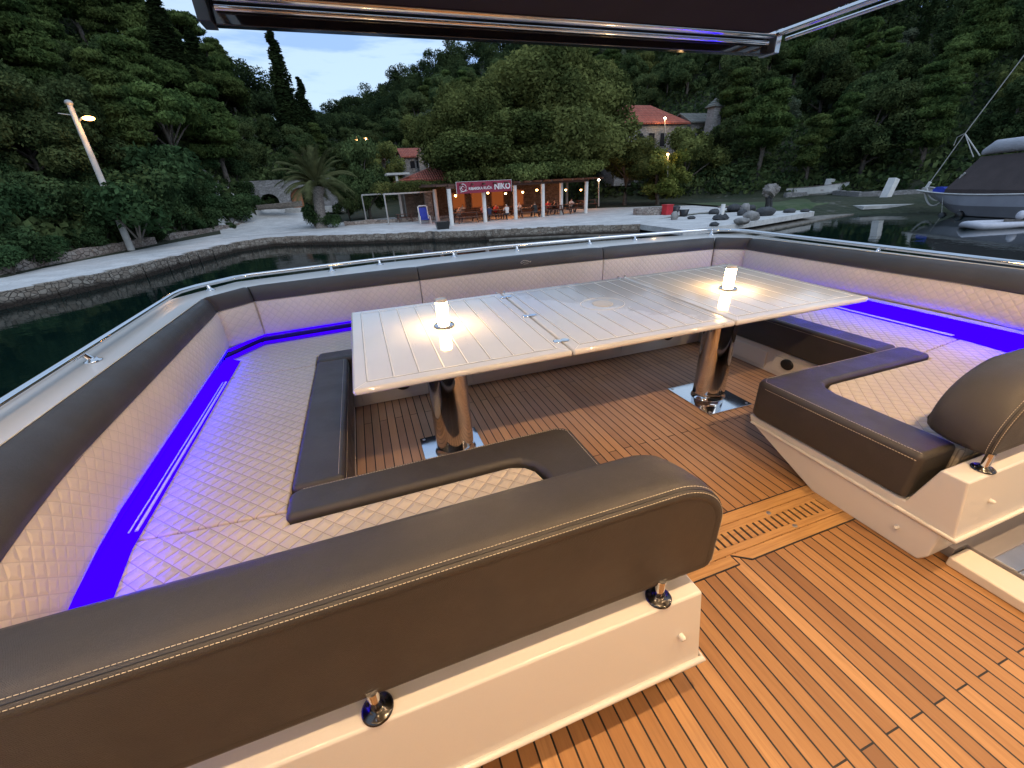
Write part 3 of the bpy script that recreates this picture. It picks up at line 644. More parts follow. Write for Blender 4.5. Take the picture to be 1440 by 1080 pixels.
# =================================================================== SHORE MATERIALS
def stone_wall_mat(name, scale, c1, c2, mortar, wet=False, squash=1.4):
    t = NT(name); v = t.mapv((1, 1, squash)); d = t.n('ShaderNodeTexNoise'); d.inputs['Scale'].default_value = 2.; t.l(v, d.inputs['Vector'])
    v2 = t.mix(.06, v, d.outputs[1]); 
    e = t.vor(scale, v2, 'DISTANCE_TO_EDGE', .85)[0]; cell = t.vor(scale, v2, 'F1', .85)[1]
    cs = t.n('ShaderNodeSeparateColor'); t.l(cell, cs.inputs[0])
    c = t.mix(cs.outputs[0], c1, c2); c = t.mix(t.math('MULTIPLY', t.noise(scale*5, 4), .5), c, tuple(q*.6 for q in c1))
    mk = t.ss(e, .0, .07); c = t.mix(mk, mortar, c)
    if wet:
        x, y, z = t.sep(); k = t.ss(t.math('ADD', z, t.math('MULTIPLY', t.noise(1.2, 3), .25)), -1.80, -1.55, 0, 1); c = t.mix(k, (.035,.024,.016), c)
    return t.set(color=c, rough=.85, normal=t.bump(t.math('ADD', mk, t.math('MULTIPLY', t.noise(scale*6, 4), .4)), .06))
MT['quay'] = stone_wall_mat('quay_masonry', 4.4, (.25,.20,.155), (.47,.42,.35), (.12,.10,.08), True, 1.5)
MT['wall'] = stone_wall_mat('dry_stone', 3.6, (.32,.25,.21), (.50,.44,.38), (.16,.13,.11))
MT['house'] = stone_wall_mat('house_stone', 3.4, (.26,.25,.24), (.40,.39,.38), (.20,.19,.185), False, 2.)
MT['rock'] = plain('grey_rock', (.25,.24,.225), .9, .35, 2.2, bump=.05)
def pave():
    t = NT('quay_paving'); n = t.noise(.8, 6, rough=.6); n2 = t.noise(9, 5)
    c = t.mix(t.ss(n, .35, .7), (.48,.47,.45), (.62,.61,.58)); c = t.mix(t.math('MULTIPLY', t.ss(n2, .5, .8), .5), c, (.28,.26,.23))
    e = t.vor(1.1, None, 'DISTANCE_TO_EDGE', .6)[0]; c = t.mix(t.math('MULTIPLY', t.math('LESS_THAN', e, .012), .35), c, (.2,.19,.17))
    return t.set(color=c, rough=.9, normal=t.bump(n2, .02))
MT['pave'] = pave()
def ground():
    t = NT('hill_ground'); n = t.noise(.25, 6, rough=.65); n2 = t.noise(2.2, 5)
    c = t.mix(t.ss(n, .4, .6), (.020,.030,.012), (.038,.042,.020)); c = t.mix(t.ss(n2, .45, .75, 0, .6), c, (.016,.022,.010))
    rk = t.math('MULTIPLY', t.ss(t.noise(.6, 5), .60, .66), t.ss(n2, .4, .6)); c = t.mix(t.math('MULTIPLY', rk, .45), c, (.16,.15,.13))
    return t.set(color=c, rough=.95, normal=t.bump(n2, .15))
MT['ground'] = ground()
def grassm():
    t = NT('short_grass'); n = t.noise(1.2, 6)
    return t.set(color=t.mix(t.ss(n, .35, .7), (.035,.065,.02), (.08,.10,.045)), rough=.95)
MT['grass'] = grassm()
MT['pebble'] = plain('pebble_beach', (.20,.18,.15), .9, .3, 3, bump=.03)
def tiles(name, c1, c2):
    t = NT(name); x, y, z = t.sep(); 
    s = t.math('SINE', t.math('MULTIPLY', x, 26.)); r = t.math('FRACT', t.math('MULTIPLY', z, 4.2))
    n = t.noise(2.4, 5); w = t.white(t.comb(t.math('FLOOR', t.math('MULTIPLY', x, 4.2)), t.math('FLOOR', t.math('MULTIPLY', z, 4.2)), 0.))
    c = t.mix(w, c1, c2); c = t.mix(t.ss(n, .5, .8, 0, .5), c, (.12,.07,.05)); c = t.mix(t.math('LESS_THAN', r, .14), c, (.09,.03,.02))
    return t.set(color=c, rough=.85, normal=t.bump(t.math('ADD', s, r), .05))
MT['tile'] = tiles('red_roof_tiles', (.36,.085,.05), (.46,.13,.08)); MT['tile_old'] = tiles('old_roof_tiles', (.26,.15,.11), (.34,.21,.16)); MT['tile_grey'] = tiles('stone_roof_slabs', (.13,.15,.13), (.2,.21,.19))
def foliage(name, dark, light, s=1.0, trans=.25):
    t = NT(name); n = t.noise(.55*s, 3); n2 = t.noise(3.5*s, 2); oi = t.n('ShaderNodeObjectInfo')
    k = t.ss(t.math('ADD', t.math('MULTIPLY', n, .7), t.math('MULTIPLY', n2, .3)), .38, .62)
    c = t.mix(k, dark, light)
    h = t.n('ShaderNodeHueSaturation'); t.l(c, h.inputs['Color']); t.put(h.inputs['Value'], t.math('ADD', .72, t.math('MULTIPLY', oi.outputs['Random'], .5)))
    t.put(h.inputs['Hue'], t.math('ADD', .485, t.math('MULTIPLY', t.math('FRACT', t.math('MULTIPLY', oi.outputs['Random'], 7.)), .028)))
    d = t.n('ShaderNodeBsdfDiffuse'); tr = t.n('ShaderNodeBsdfTranslucent'); mxs = t.n('ShaderNodeMixShader')
    t.l(h.outputs[0], d.inputs[0]); t.l(h.outputs[0], tr.inputs[0]); mxs.inputs[0].default_value = trans; t.l(d.outputs[0], mxs.inputs[1]); t.l(tr.outputs[0], mxs.inputs[2])
    t.l(mxs.outputs[0], t.out.inputs[0]); t.t.nodes.remove(t.b); return t.m
MT['pine'] = foliage('pine_needles', (.040,.066,.022), (.125,.17,.052)); MT['leaf'] = foliage('dark_leaves', (.034,.058,.024), (.11,.145,.055))
MT['olive'] = foliage('tamarisk_leaves', (.065,.085,.028), (.21,.235,.075), .8); MT['cyp'] = foliage('cypress_leaves', (.014,.026,.011), (.036,.055,.020))
MT['yellowgreen'] = foliage('yellow_green_leaves', (.07,.095,.022), (.19,.21,.055)); MT['palm'] = foliage('palm_fronds', (.07,.08,.035), (.17,.18,.08)); MT['shrubm'] = foliage('shrub_leaves', (.032,.062,.026), (.09,.15,.06), 2.)
MT['farwood'] = foliage('far_wood_leaves', (.026,.046,.022), (.078,.115,.045), .35); MT['grey_green'] = foliage('grey_green_leaves', (.06,.075,.05), (.14,.165,.10))
MT['bark'] = plain('bark', (.10,.085,.07), .95, .3, 5, bump=.02); MT['palebark'] = plain('pale_bark', (.23,.21,.19), .95, .3, 9, bump=.03)
MT['white'] = plain('white_paint', (.72,.70,.66), .6, .08, 3); MT['wood'] = plain('dark_wood', (.10,.045,.028), .6, .25, 8); MT['wood2'] = plain('weathered_wood', (.2,.17,.14), .8, .25, 6)
MT['greymetal'] = plain('galvanised_steel', (.40,.40,.38), .5, .15, 4, metal=.3); MT['concrete'] = plain('concrete_pole', (.50,.49,.46), .8, .15, 2)
MT['bulb'] = emis('warm_bulb', (1., .52, .18), 9.); MT['bulbw'] = emis('white_bulb', (1., .85, .6), 8.); MT['sodium'] = emis('sodium_lamp', (1., .42, .10), 9.)
MT['doorwood'] = plain('varnished_door', (.30,.12,.05), .5, .2, 5); MT['dark'] = plain('dark_opening', (.008,.007,.006), .9)
MT['glassd'] = plain('window_glass', (.02,.02,.025), .15)

# =================================================================== TERRAIN
# columns: azimuth, inner radius, z there, hill foot radius, z at foot, ridge radius, ridge elevation angle of the ground
TC = [(-75, 34, -1.47, 40, -1.3, 80, 12.), (-55, 31, -1.47, 36, -1.3, 78, 13.), (-40, 29.5, -1.47, 32.5, -1.3, 76, 14), (-31.6, 27.8, -1.47, 31.6, -1.3, 76, 14.5), (-28.8, 29, -1.47, 34.5, -1.3, 78, 15), (-22.7, 31, -1.47, 39.4, -1.3, 84, 14.5),
      (-17.8, 35, -1.47, 46, -1.25, 92, 13.6), (-13.1, 39, -1.47, 53, -1.2, 100, 11.3), (-10.4, 40, -1.47, 57, -.4, 105, 9.6), (-8., 40.5, -1.47, 59, .1, 110, 8.3), (-5, 39.5, -1.47, 60, .2, 118, 6.4), (-3., 38, -1.47, 62, .2, 140, 5.2),
      (0, 36.5, -1.47, 66, .0, 165, 6.3), (4, 35, -1.47, 70, -.2, 175, 7.6), (7.4, 34.4, -1.47, 70, -.3, 175, 9.4), (12.4, 33.6, -1.47, 64, -.8, 165, 11.2), (18.7, 33, -1.47, 62, -1., 155, 12.8), (23, 33, -1.47, 60, -1.1, 150, 13.6), (29, 33, -1.47, 60, -1.1, 142, 14.2),
      (35, 33, -1.47, 60, -1.1, 135, 14.4), (41, 35.5, -1.47, 58, -1.1, 128, 14), (47, 37, -1.47, 57, -1.1, 120, 13), (51, 38.5, -1.55, 57, -1.1, 118, 12.2), (54, 42, -2.3, 58, -1.1, 118, 12.2), (58.6, 45, -2.4, 57, -1.1, 118, 11.4), (62, 47, -2.4, 56, -1.0, 116, 11), (66, 48, -2.4, 57, -.8, 115, 10.6), (74, 50, -2.4, 60, 0, 120, 10), (84, 54, -2.4, 66, .3, 130, 9), (100, 60, -2.4, 75, .5, 150, 6.)]
TA = np.array(TC)
def hnoise(x, y):
    return (math.sin(x*.31+1.3)*math.cos(y*.27+.4)+.5*math.sin(x*.73+y*.41)+.35*math.cos(x*1.3-y*1.1))
def terr(az, r):
    c = [np.interp(az, TA[:, 0], TA[:, k]) for k in range(1, 7)]
    ri, zi, rb, zb, rs, el = c; zs = 1.5+rs*math.tan(R(el))
    if r <= ri: return zi
    if r < rb:
        u = (r-ri)/(rb-ri)
        if zi < -2: return zi+(zb-zi)*min(1, u*2.2)**.8
        return zi+(zb-zi)*max(0, (u-.35)/.65)**2
    if r < rs:
        u = (r-rb)/(rs-rb); z = zb+(zs-zb)*(u**.82*(1-.12*math.sin(PI*u)))
    else: z = zs-(r-rs)*.25
    k = min(1, (r-rb)/10); x = r*math.sin(R(az)); y = r*math.cos(R(az))
    return z+hnoise(x*.6, y*.6)*.9*k
def terrxy(x, y): return terr(math.degrees(math.atan2(x, y)), math.hypot(x, y))
def gp(az, r): return Vector((r*math.sin(R(az)), r*math.cos(R(az)), terr(az, r)))
azs = np.arange(-75, 100.1, 1.25); us = np.concatenate([np.linspace(0, 1, 9)[:-1], 1+np.linspace(0, 1, 34), [2.1, 2.4, 3]])
vs = []; 
for a in azs:
    ri, rb, rs = [np.interp(a, TA[:, 0], TA[:, k]) for k in (1, 3, 5)]
    for u in us:
        r = ri+(rb-ri)*u if u <= 1 else (rb+(rs-rb)*(u-1) if u <= 2 else rs+(u-2)*60); vs.append(gp(a, r+1e-4))
nu = len(us); fs = [(i*nu+k, i*nu+k+1, (i+1)*nu+k+1, (i+1)*nu+k) for i in range(len(azs)-1) for k in range(nu-1)]
m = MB(); m.add(vs, [f[::-1] for f in fs], True); struct(m.build('hillside', 'ground'), 'steep wooded hillsides round the bay', 'hillside')

# quay slab -------------------------------------------------------------
edge = [(-34, -14), (-24, 4), (-18, 14), (-13.7, 21.8), (-12.4, 23.6), (-10.95, 26.9), (-9.9, 31.0), (-8.4, 35.6), (-6.4, 37.6), (-3.9, 36.4), (-1.3, 34.6), (2.64, 32.6), (4.97, 31.8), (5.05, 31.2), (9.23, 29.3), (14, 27.6), (16, 26.4), (18.2, 25.3)]
back = [(20.5, 27), (25, 29.5), (32, 30), (34, 34), (34, 50), (20, 62), (4, 66), (-6, 60), (-10.4, 55.6), (-12, 51), (-14, 43.2), (-15.1, 35.9), (-16.5, 29.8), (-16.7, 26.4), (-22, 16), (-28, 5), (-38, -12)]
MB().prism(edge+back, -1.52, -1.40).build('quay_paving', 'pave'); struct(bpy.data.objects['quay_paving'], 'pale stone paved quay and waterside path', 'quay')
m = MB()
for a, b in zip(edge, edge[1:]):
    a = Vector((*a, 0)); b = Vector((*b, 0)); d = (b-a).normalized(); n = Vector((d.y, -d.x, 0))
    k = max(1, int((b-a).length/.45))
    for i in range(k):
        p = a.lerp(b, i/k); q = a.lerp(b, (i+1)/k); o = random.uniform(.0, .05); h = -1.398+random.uniform(-.012, .02); w = .32
        m.add([(p.x+n.x*o, p.y+n.y*o, -2.6), (q.x+n.x*o, q.y+n.y*o, -2.6), (q.x+n.x*o, q.y+n.y*o, h), (p.x+n.x*o, p.y+n.y*o, h), (p.x-n.x*w, p.y-n.y*w, h), (q.x-n.x*w, q.y-n.y*w, h)], [(0, 1, 2, 3), (3, 2, 5, 4)])
tag(m.build('quay_wall', 'quay'), 'rough stone quay wall along the water with a dark wet foot', 'quay wall')
# slipway / jetty of concrete on the right with pebbles
MB().prism([(18.2, 25.3), (18.0, 20.8), (20.3, 20.8), (24.4, 21.6), (32.4, 23.7), (33, 24.8), (30, 27.5), (26, 28.5), (20.5, 27.2)], -1.75, -1.42).build('jetty', 'pave'); struct(bpy.data.objects['jetty'], 'low concrete slipway reaching into the bay', 'jetty')
MB().prism([(8.5, 29.2), (13.9, 27.3), (18.0, 24.9), (18.0, 20.7), (20.3, 20.3), (26, 21.4), (34, 23.6), (42, 25.5), (40, 30), (33, 34), (22, 30), (14, 31)], -2.3, -1.98).build('pebble_strip', 'pebble'); struct(bpy.data.objects['pebble_strip'], 'pebbly strip at the foot of the quay', 'beach')
# grass field by the beach
m = MB(); gv = []; G = 14
P0 = [(31, 27.5), (46, 26), (50, 38), (34, 42)]
for i in range(G+1):
    for k in range(G+1):
        u, v = i/G, k/G; x = (P0[0][0]*(1-u)+P0[1][0]*u)*(1-v)+(P0[3][0]*(1-u)+P0[2][0]*u)*v; y = (P0[0][1]*(1-u)+P0[1][1]*u)*(1-v)+(P0[3][1]*(1-u)+P0[2][1]*u)*v
        gv.append((x, y, -1.3+.05*hnoise(x, y)-(.55 if k == 0 else 0)))
m.add(gv, [(i*(G+1)+k, i*(G+1)+k+1, (i+1)*(G+1)+k+1, (i+1)*(G+1)+k) [::-1] for i in range(G) for k in range(G)], True); struct(m.build('grass', 'grass'), 'patch of short grass above the beach', 'grass')

pv = []; pa = [(-17.2, 39.5, 45), (-16, 45, 50), (-13.2, 50, 60), (-9.5, 57.3, 60), (-4.2, 58, 60), (-3.2, 50, 54)]
gl = []; aa_ = np.linspace(-14.5, -3.4, 24)
for a in aa_:
    for r in np.linspace(41, 58.5, 20): q = gp(a, r); gl.append((q.x, q.y, max(q.z+.04, -1.385)))
m = MB(); m.add(gl, [(i*20+k, i*20+k+1, (i+1)*20+k+1, (i+1)*20+k)[::-1] for i in range(23) for k in range(19)], True); struct(m.build('path', 'pave'), 'pale path leading up from the quay to the arched cellar', 'path')
# low stone walls -----------------------------------------------------------
def low_wall(pts, h, w, name, label, cat='wall', mat='wall', zf=None):
    m = MB(); rings = []
    P = []
    for a, b in zip(pts, pts[1:]):
        a = Vector((*a, 0)); b = Vector((*b, 0)); k = max(1, int((b-a).length/.6))
        P += [a.lerp(b, i/k) for i in range(k)]
    P.append(Vector((*pts[-1], 0)))
    for i, p in enumerate(P):
        d = (P[min(i+1, len(P)-1)]-P[max(i-1, 0)]).normalized(); n = Vector((d.y, -d.x, 0)); hh = h+random.uniform(-.06, .05)
        z0 = (zf(p.x, p.y) if zf else -1.4)-.1
        q = [(p+n*(w/2+random.uniform(-.02, .02))), (p-n*w/2)]
        rings.append([(q[0].x, q[0].y, z0), (q[0].x, q[0].y, z0+.1+hh), (q[1].x, q[1].y, z0+.1+hh+random.uniform(-.03, .03)), (q[1].x, q[1].y, z0)])
    m.loft(rings, smooth=False); return tag(m.build(name, mat), label, cat)
low_wall([(-38, -12), (-28.2, 5), (-22, 16), (-16.8, 26.4), (-16.5, 29.8), (-15.1, 35.9), (-14.6, 39)], .55, .5, 'stone_wall', 'low pale stone wall along the left path, nearest stretch under the hillside')
low_wall([(-14.4, 41), (-14.0, 43.2), (-12, 51), (-10.6, 55.0)], .5, .5, 'stone_wall', 'low pale stone wall continuing behind the gap towards the palm')
low_wall([(-1.2, 44.5), (4.0, 44.0), (9.5, 43.0)], .35, .35, 'stone_wall', 'low stone kerb wall behind the small picnic table')

# =================================================================== LEAVES AND TREES
def leaf_mesh(name, C, S, mat, N=None, aspect=1.6, up=0.):
    n = len(C); C = np.asarray(C, np.float32); S = np.broadcast_to(np.asarray(S, np.float32), (n,))
    d = rng.normal(size=(n, 3)).astype(np.float32)
    if N is not None: d = d*.75+np.asarray(N, np.float32)*1.0
    d /= np.linalg.norm(d, axis=1, keepdims=True)+1e-6
    t = rng.normal(size=(n, 3)).astype(np.float32); t[:, 2] += up; a = np.cross(d, t); a /= np.linalg.norm(a, axis=1, keepdims=True)+1e-6; b = np.cross(d, a)
    a *= (S*.5*aspect)[:, None]; b *= (S*.5)[:, None]
    V = np.stack([C-a, C-b*.9+a*.1, C+a, C+b*.9+a*.1], 1).reshape(-1, 3)
    me = bpy.data.meshes.new(name); me.vertices.add(4*n); me.vertices.foreach_set('co', V.ravel()); me.loops.add(4*n); me.loops.foreach_set('vertex_index', np.arange(4*n, dtype=np.int32))
    me.polygons.add(n); me.polygons.foreach_set('loop_start', np.arange(0, 4*n, 4, dtype=np.int32)); me.update(calc_edges=True); me.materials.append(MT[mat]); return me
def blob_cloud(blobs, per, thick=.45):
    C = []; N = []
    for (c, r) in blobs:
        k = int(per*max(.3, (r[0]*r[1]*r[2])**(2/3))); u = rng.normal(size=(k, 3)); u /= np.linalg.norm(u, axis=1, keepdims=True)
        rad = 1-thick*rng.random((k, 1))**1.5; rad *= (1+.18*np.sin(u[:, :1]*7+c[0])*np.cos(u[:, 1:2]*6+c[1]))
        C.append(np.array(c)+u*rad*np.array(r)); N.append(u)
    return np.concatenate(C), np.concatenate(N)
def crown_mesh(kind, seed, mat, H, Rr, per, leaf, zmin=.22):
    """tree of height H and crown radius Rr; returns crown mesh, trunk mesh"""
    g = random.Random(seed); blobs = []
    if kind == 'round':
        for i in range(26 if per < 2000 else 46):
            a = g.uniform(0, 2*PI); z = g.uniform(zmin, .95); rr = Rr*math.sqrt(max(.05, 1-((z-.5)/.55)**2))*g.uniform(.25, .85); q = Rr*g.uniform(.22, .38)
            blobs.append(((rr*math.cos(a), rr*math.sin(a), H*z), (q, q, q*.8)))
    elif kind == 'pine':
        for i in range(24):
            a = g.uniform(0, 2*PI); z = g.uniform(.3, 1.); env = (1.15-z)*1.1 if z > .55 else .65; rr = Rr*min(1, env)*g.uniform(.15, .9); q = Rr*g.uniform(.22, .36)
            blobs.append(((rr*math.cos(a), rr*math.sin(a), H*z+g.uniform(-.2, .2)), (q*1.15, q*1.15, q*.48)))
    elif kind == 'umbrella':
        for i in range(22):
            a = g.uniform(0, 2*PI); rr = Rr*math.sqrt(g.random())*.9; z = .92-.25*(rr/Rr)**2+g.uniform(-.10, .04); q = Rr*g.uniform(.22, .34)
            blobs.append(((rr*math.cos(a), rr*math.sin(a), H*z), (q*1.2, q*1.2, q*.5)))
    elif kind == 'cypress':
        for i in range(34):
            z = (i+.5)/34; env = Rr*min(1, z*6+.35)*(1-z)**.55; a = g.uniform(0, 2*PI); rr = env*.35; q = max(.12, env*.85)
            blobs.append(((rr*math.cos(a), rr*math.sin(a), H*(.03+.97*z)), (q, q, q*1.5)))
    elif kind == 'shrub':
        for i in range(9):
            a = g.uniform(0, 2*PI); rr = Rr*g.uniform(0, .7); q = Rr*g.uniform(.3, .5); blobs.append(((rr*math.cos(a), rr*math.sin(a), H*g.uniform(.25, .75)), (q, q, q*.8)))
    C, N = blob_cloud(blobs, per)
    if kind == 'cypress': me = leaf_mesh(kind, C, leaf*rng.uniform(.6, 1.3, len(C)), mat, N, 2.2, 3)
    else: me = leaf_mesh(kind, C, leaf*rng.uniform(.5, 1.35, len(C)), mat, N, 2.4 if 'pine' in kind or kind == 'umbrella' else 1.7)
    m = MB(); r0 = H*.022+.04; tips = sorted(blobs, key=lambda b: -b[0][2])[:1]; top = Vector(tips[0][0]); bend = Vector((g.uniform(-.3, .3), g.uniform(-.3, .3), 0))
    if kind != 'shrub':
        m.tube([(0, 0, -.6), (bend.x*.3, bend.y*.3, H*.15), (bend.x, bend.y, H*.4), (bend.x*.5+top.x*.4, bend.y*.5+top.y*.4, H*.7), (top.x*.8, top.y*.8, H*.92)], [r0*1.3, r0, r0*.75, r0*.45, r0*.15], 8)
    for b in blobs[:: (2 if kind != 'cypress' else 12)]:
        c = Vector(b[0]); s = Vector((bend.x*.7, bend.y*.7, max(.1*H, min(H*.65, c.z*.55)))) if kind != 'shrub' else Vector((0, 0, -.1))
        mid = s.lerp(c, .5)+Vector((g.uniform(-.2, .2), g.uniform(-.2, .2), .1*H*.3)); m.tube([s, mid, c], [r0*.45, r0*.3, r0*.1], 5)
    t = m.build('tmp', 'bark'); tm = t.data; bpy.data.objects.remove(t)
    return me, tm
LIB = {}
def lib(key, *a): LIB[key] = crown_mesh(*a)
for i in range(3): lib('pine%d' % i, 'pine', 20+i, 'pine', 8.5, 3.6, 1050, .15)
for i in range(2): lib('umb%d' % i, 'umbrella', 40+i, 'pine', 8., 4.2, 1000, .15)
for i in range(3): lib('oak%d' % i, 'round', 60+i, 'leaf', 6.5, 3.4, 950, .16)
for i in range(2): lib('olv%d' % i, 'round', 80+i, 'olive', 7., 3.6, 900, .16)
for i in range(2): lib('cyp%d' % i, 'cypress', 90+i, 'cyp', 13., 1.3, 700, .15)
for i in range(3): lib('shr%d' % i, 'shrub', 100+i, 'shrubm', 1.9, 1.5, 900, .11)
for i in range(2): lib('gry%d' % i, 'round', 150+i, 'grey_green', 5.5, 3.0, 900, .15)
lib('yel0', 'round', 130, 'yellowgreen', 5.5, 2.4, 800, .15); lib('yel1', 'round', 131, 'yellowgreen', 5.2, 2.8, 700, .17)
CATS = dict(pin=('pine_tree', 'pine'), umb=('pine_tree', 'pine'), oak=('broadleaf_tree', 'tree'), olv=('tamarisk_tree', 'tree'), cyp=('cypress_tree', 'cypress'), shr=('shrub', 'shrub'), gry=('broadleaf_tree', 'tree'), yel=('broadleaf_tree', 'tree'))
ntree = 0
def tree(key, loc, s=1., rz=None, label='', group=None, sz=None, tilt=0.):
    global ntree; ntree += 1
    nm, cat = CATS[key[:3]]; cm, tm = LIB[key]
    T = bpy.data.objects.new(nm, None); COL.objects.link(T); T.location = loc; T.rotation_euler = (tilt, 0, random.uniform(0, 2*PI) if rz is None else rz)
    T.scale = (s, s, sz if sz else s); T['label'] = label; T['category'] = cat; T.empty_display_size = .3
    if group: T['group'] = group
    for n_, me in (('crown', cm), ('trunk', tm)):
        o = bpy.data.objects.new(n_ if key[:3] != 'shr' else ('foliage' if n_ == 'crown' else 'stems'), me); COL.objects.link(o); o.parent = T
    return T
# ----- left hill: individuals
g = random.Random(5)
pts = []
def scatter(a0, a1, u0, u1, n, dmin, avoid=()):
    out = []; tries = 0
    while len(out) < n and tries < n*60:
        tries += 1; a = g.uniform(a0, a1); u = g.uniform(u0, u1)
        rb, rs = np.interp(a, TA[:, 0], TA[:, 3]), np.interp(a, TA[:, 0], TA[:, 5]); r = rb+(rs-rb)*u; p = gp(a, r)
        if any(abs(a-q[0]) < q[1] and r < q[2] for q in avoid): continue
        if all((p-q).length > dmin*(1 if r < 60 else 1.2) for q in pts): pts.append(p); out.append((a, r, p))
    return out
GL = 'trees on the left hillside'
for a, r, p in sorted(scatter(-36, -9.5, .10, 1.0, 125, 3.6), key=lambda q: q[1]):
    k = g.random(); far = r > 62
    if k < .58: tree('pine%d' % g.randrange(3), p, g.uniform(.75, 1.15), label='shaggy green pine crowding the steep left hillside', group='pines on the left hillside')
    elif k < .74: tree('umb%d' % g.randrange(2), p, g.uniform(.75, 1.05), label='flat-topped pine on the steep left hillside', group='flat-topped pines on the left hillside')
    elif k < .93: tree('oak%d' % g.randrange(3), p, g.uniform(.6, 1.), label='dark rounded evergreen among the pines of the left hillside', group='dark evergreens on the left hillside')
    else: tree('cyp%d' % g.randrange(2), p, g.uniform(.6, .9), label='slim cypress among the pines of the left hillside', group='slim cypresses on the left hillside')
# shrubs at the hill foot
for a, r, p in scatter(-36, -11, .0, .14, 60, 1.7):
    tree('shr%d' % g.randrange(3), p-Vector((0, 0, .2)), g.uniform(.7, 1.5), label='leafy shrub at the foot of the left hillside above the low wall', group='shrubs above the left path')
# ----- right hill
for a, r, p in sorted(scatter(8, 72, .02, .62, 225, 4.3, avoid=((37.5, 6.5, 80), (8.5, 5, 86))), key=lambda q: q[1]):
    k = g.random()
    if k < .38: tree('pine%d' % g.randrange(3), p, g.uniform(.7, 1.05), label='green pine on the wooded slope to the right', group='pines on the right hillside')
    elif k < .80: tree('oak%d' % g.randrange(3), p, g.uniform(.75, 1.15), label='dark rounded evergreen on the wooded slope to the right', group='dark evergreens on the right hillside')
    elif k < .91: tree('olv%d' % g.randrange(2), p, g.uniform(.6, .9), label='paler olive-green tree on the wooded slope to the right', group='pale trees on the right hillside')
    elif k < .96: tree('gry%d' % g.randrange(2), p, g.uniform(.6, .95), label='grey-green tree on the wooded slope to the right', group='grey-green trees on the right hillside')
    else: tree('cyp%d' % g.randrange(2), p, g.uniform(.6, .85), label='slim dark cypress on the wooded slope to the right', group='cypresses on the right hillside')
# ----- valley floor and lower far slope
for a, r, p in sorted(scatter(-9, 9, .05, .45, 42, 5.0, avoid=((8, 4, 86),)), key=lambda q: q[1]):
    tree(('oak%d' % g.randrange(3)) if g.random() < .7 else 'pine%d' % g.randrange(3), p, g.uniform(.55, .85), label='small dark tree on the valley floor beyond the palm', group='trees on the valley floor')
# ----- far wood, one mass
C = []; N = []
for a, r, p in scatter(-12, 74, .45, 1.10, 760, 4.6):
    s = g.uniform(.8, 1.25); bl = []
    for i in range(9):
        t_ = g.uniform(0, 2*PI); rr = g.uniform(.2, 2.6)*s; q = g.uniform(1.1, 1.9)*s; bl.append(((p.x+rr*math.cos(t_), p.y+rr*math.sin(t_), p.z+g.uniform(2.2, 6.2)*s), (q, q, q*.75)))
    c, n_ = blob_cloud(bl, 95); C.append(c); N.append(n_)
C = np.concatenate(C); N = np.concatenate(N); me = leaf_mesh('far_wood', C, .34*rng.uniform(.5, 1.2, len(C)), 'farwood', N, 1.6)
o = bpy.data.objects.new('far_wood', me); COL.objects.link(o); tag(o, 'distant wood covering the upper slopes as one dark mass', 'wood', kind='stuff')
# undergrowth over the slopes
n = 130000; aa = rng.uniform(-36, 72, n); uu = rng.uniform(0, 1.02, n)**1.2; C = np.zeros((n, 3))
for i in range(n):
    a = aa[i]; rb, rs = np.interp(a, TA[:, 0], TA[:, 3]), np.interp(a, TA[:, 0], TA[:, 5]); r = rb+.3+(rs-rb)*uu[i]; C[i] = gp(a, r); C[i, 2] += rng.random()**2*1.1
nz_ = np.sin(C[:, 0]*.9)*np.cos(C[:, 1]*.8)+.6*np.sin(C[:, 0]*2.3+C[:, 1]*1.7); C = C[nz_ > -1.1]
me = leaf_mesh('undergrowth', C, .34*rng.uniform(.5, 1.5, len(C)), 'leaf', None, 1.6); o = bpy.data.objects.new('undergrowth', me); COL.objects.link(o); tag(o, 'low scrub between the trees on the slopes', 'undergrowth', kind='stuff')

# ----- named trees
def base_of(px, py, Y): p = at(px, py, Y); return p
p = at(405, 235, 78); top = at(386, 38, 78); p = at(424, 235, 78); T = tree('cyp0', (p.x, p.y, p.z-2), 1., label='tallest dark cypress against the sky at the foot of the left hillside'); T.scale = (1.75, 1.75, (top.z-p.z+2)/13.)
p = at(447, 235, 84); top = at(424, 108, 84); T = tree('cyp1', (p.x, p.y, p.z-1), 1., label='shorter dark cypress leaning against the tallest one'); T.scale = (1.5, 1.5, (top.z-p.z+1)/13.)
for (px, py0, py1, Y, w_, lab) in ((272, 180, -20, 62, 1.6, 'dark cypress cut by the left end of the awning'), (312, 200, 40, 80, 1.7, 'dark cypress peeping out just under the left awning corner'), (352, 200, 84, 95, .9, 'thin far cypress tip left of the tallest cypress'), (428, 200, 139, 120, .9, 'small far cypress spire at the dip of the skyline')):
    p = at(px, py0, Y); top = at(px, py1, Y); T = tree('cyp%d' % g.randrange(2), p, 1., label=lab); T.scale = (w_, w_, (top.z-p.z)/13.)
p = Vector((6, 46, -1.4))
BIG = [('olv0', 700, 262, 48, 72, 1.55, 'left low-hanging part of the huge tree'), ('olv1', 800, 258, 46, 78, 1.75, '')]
GB = None
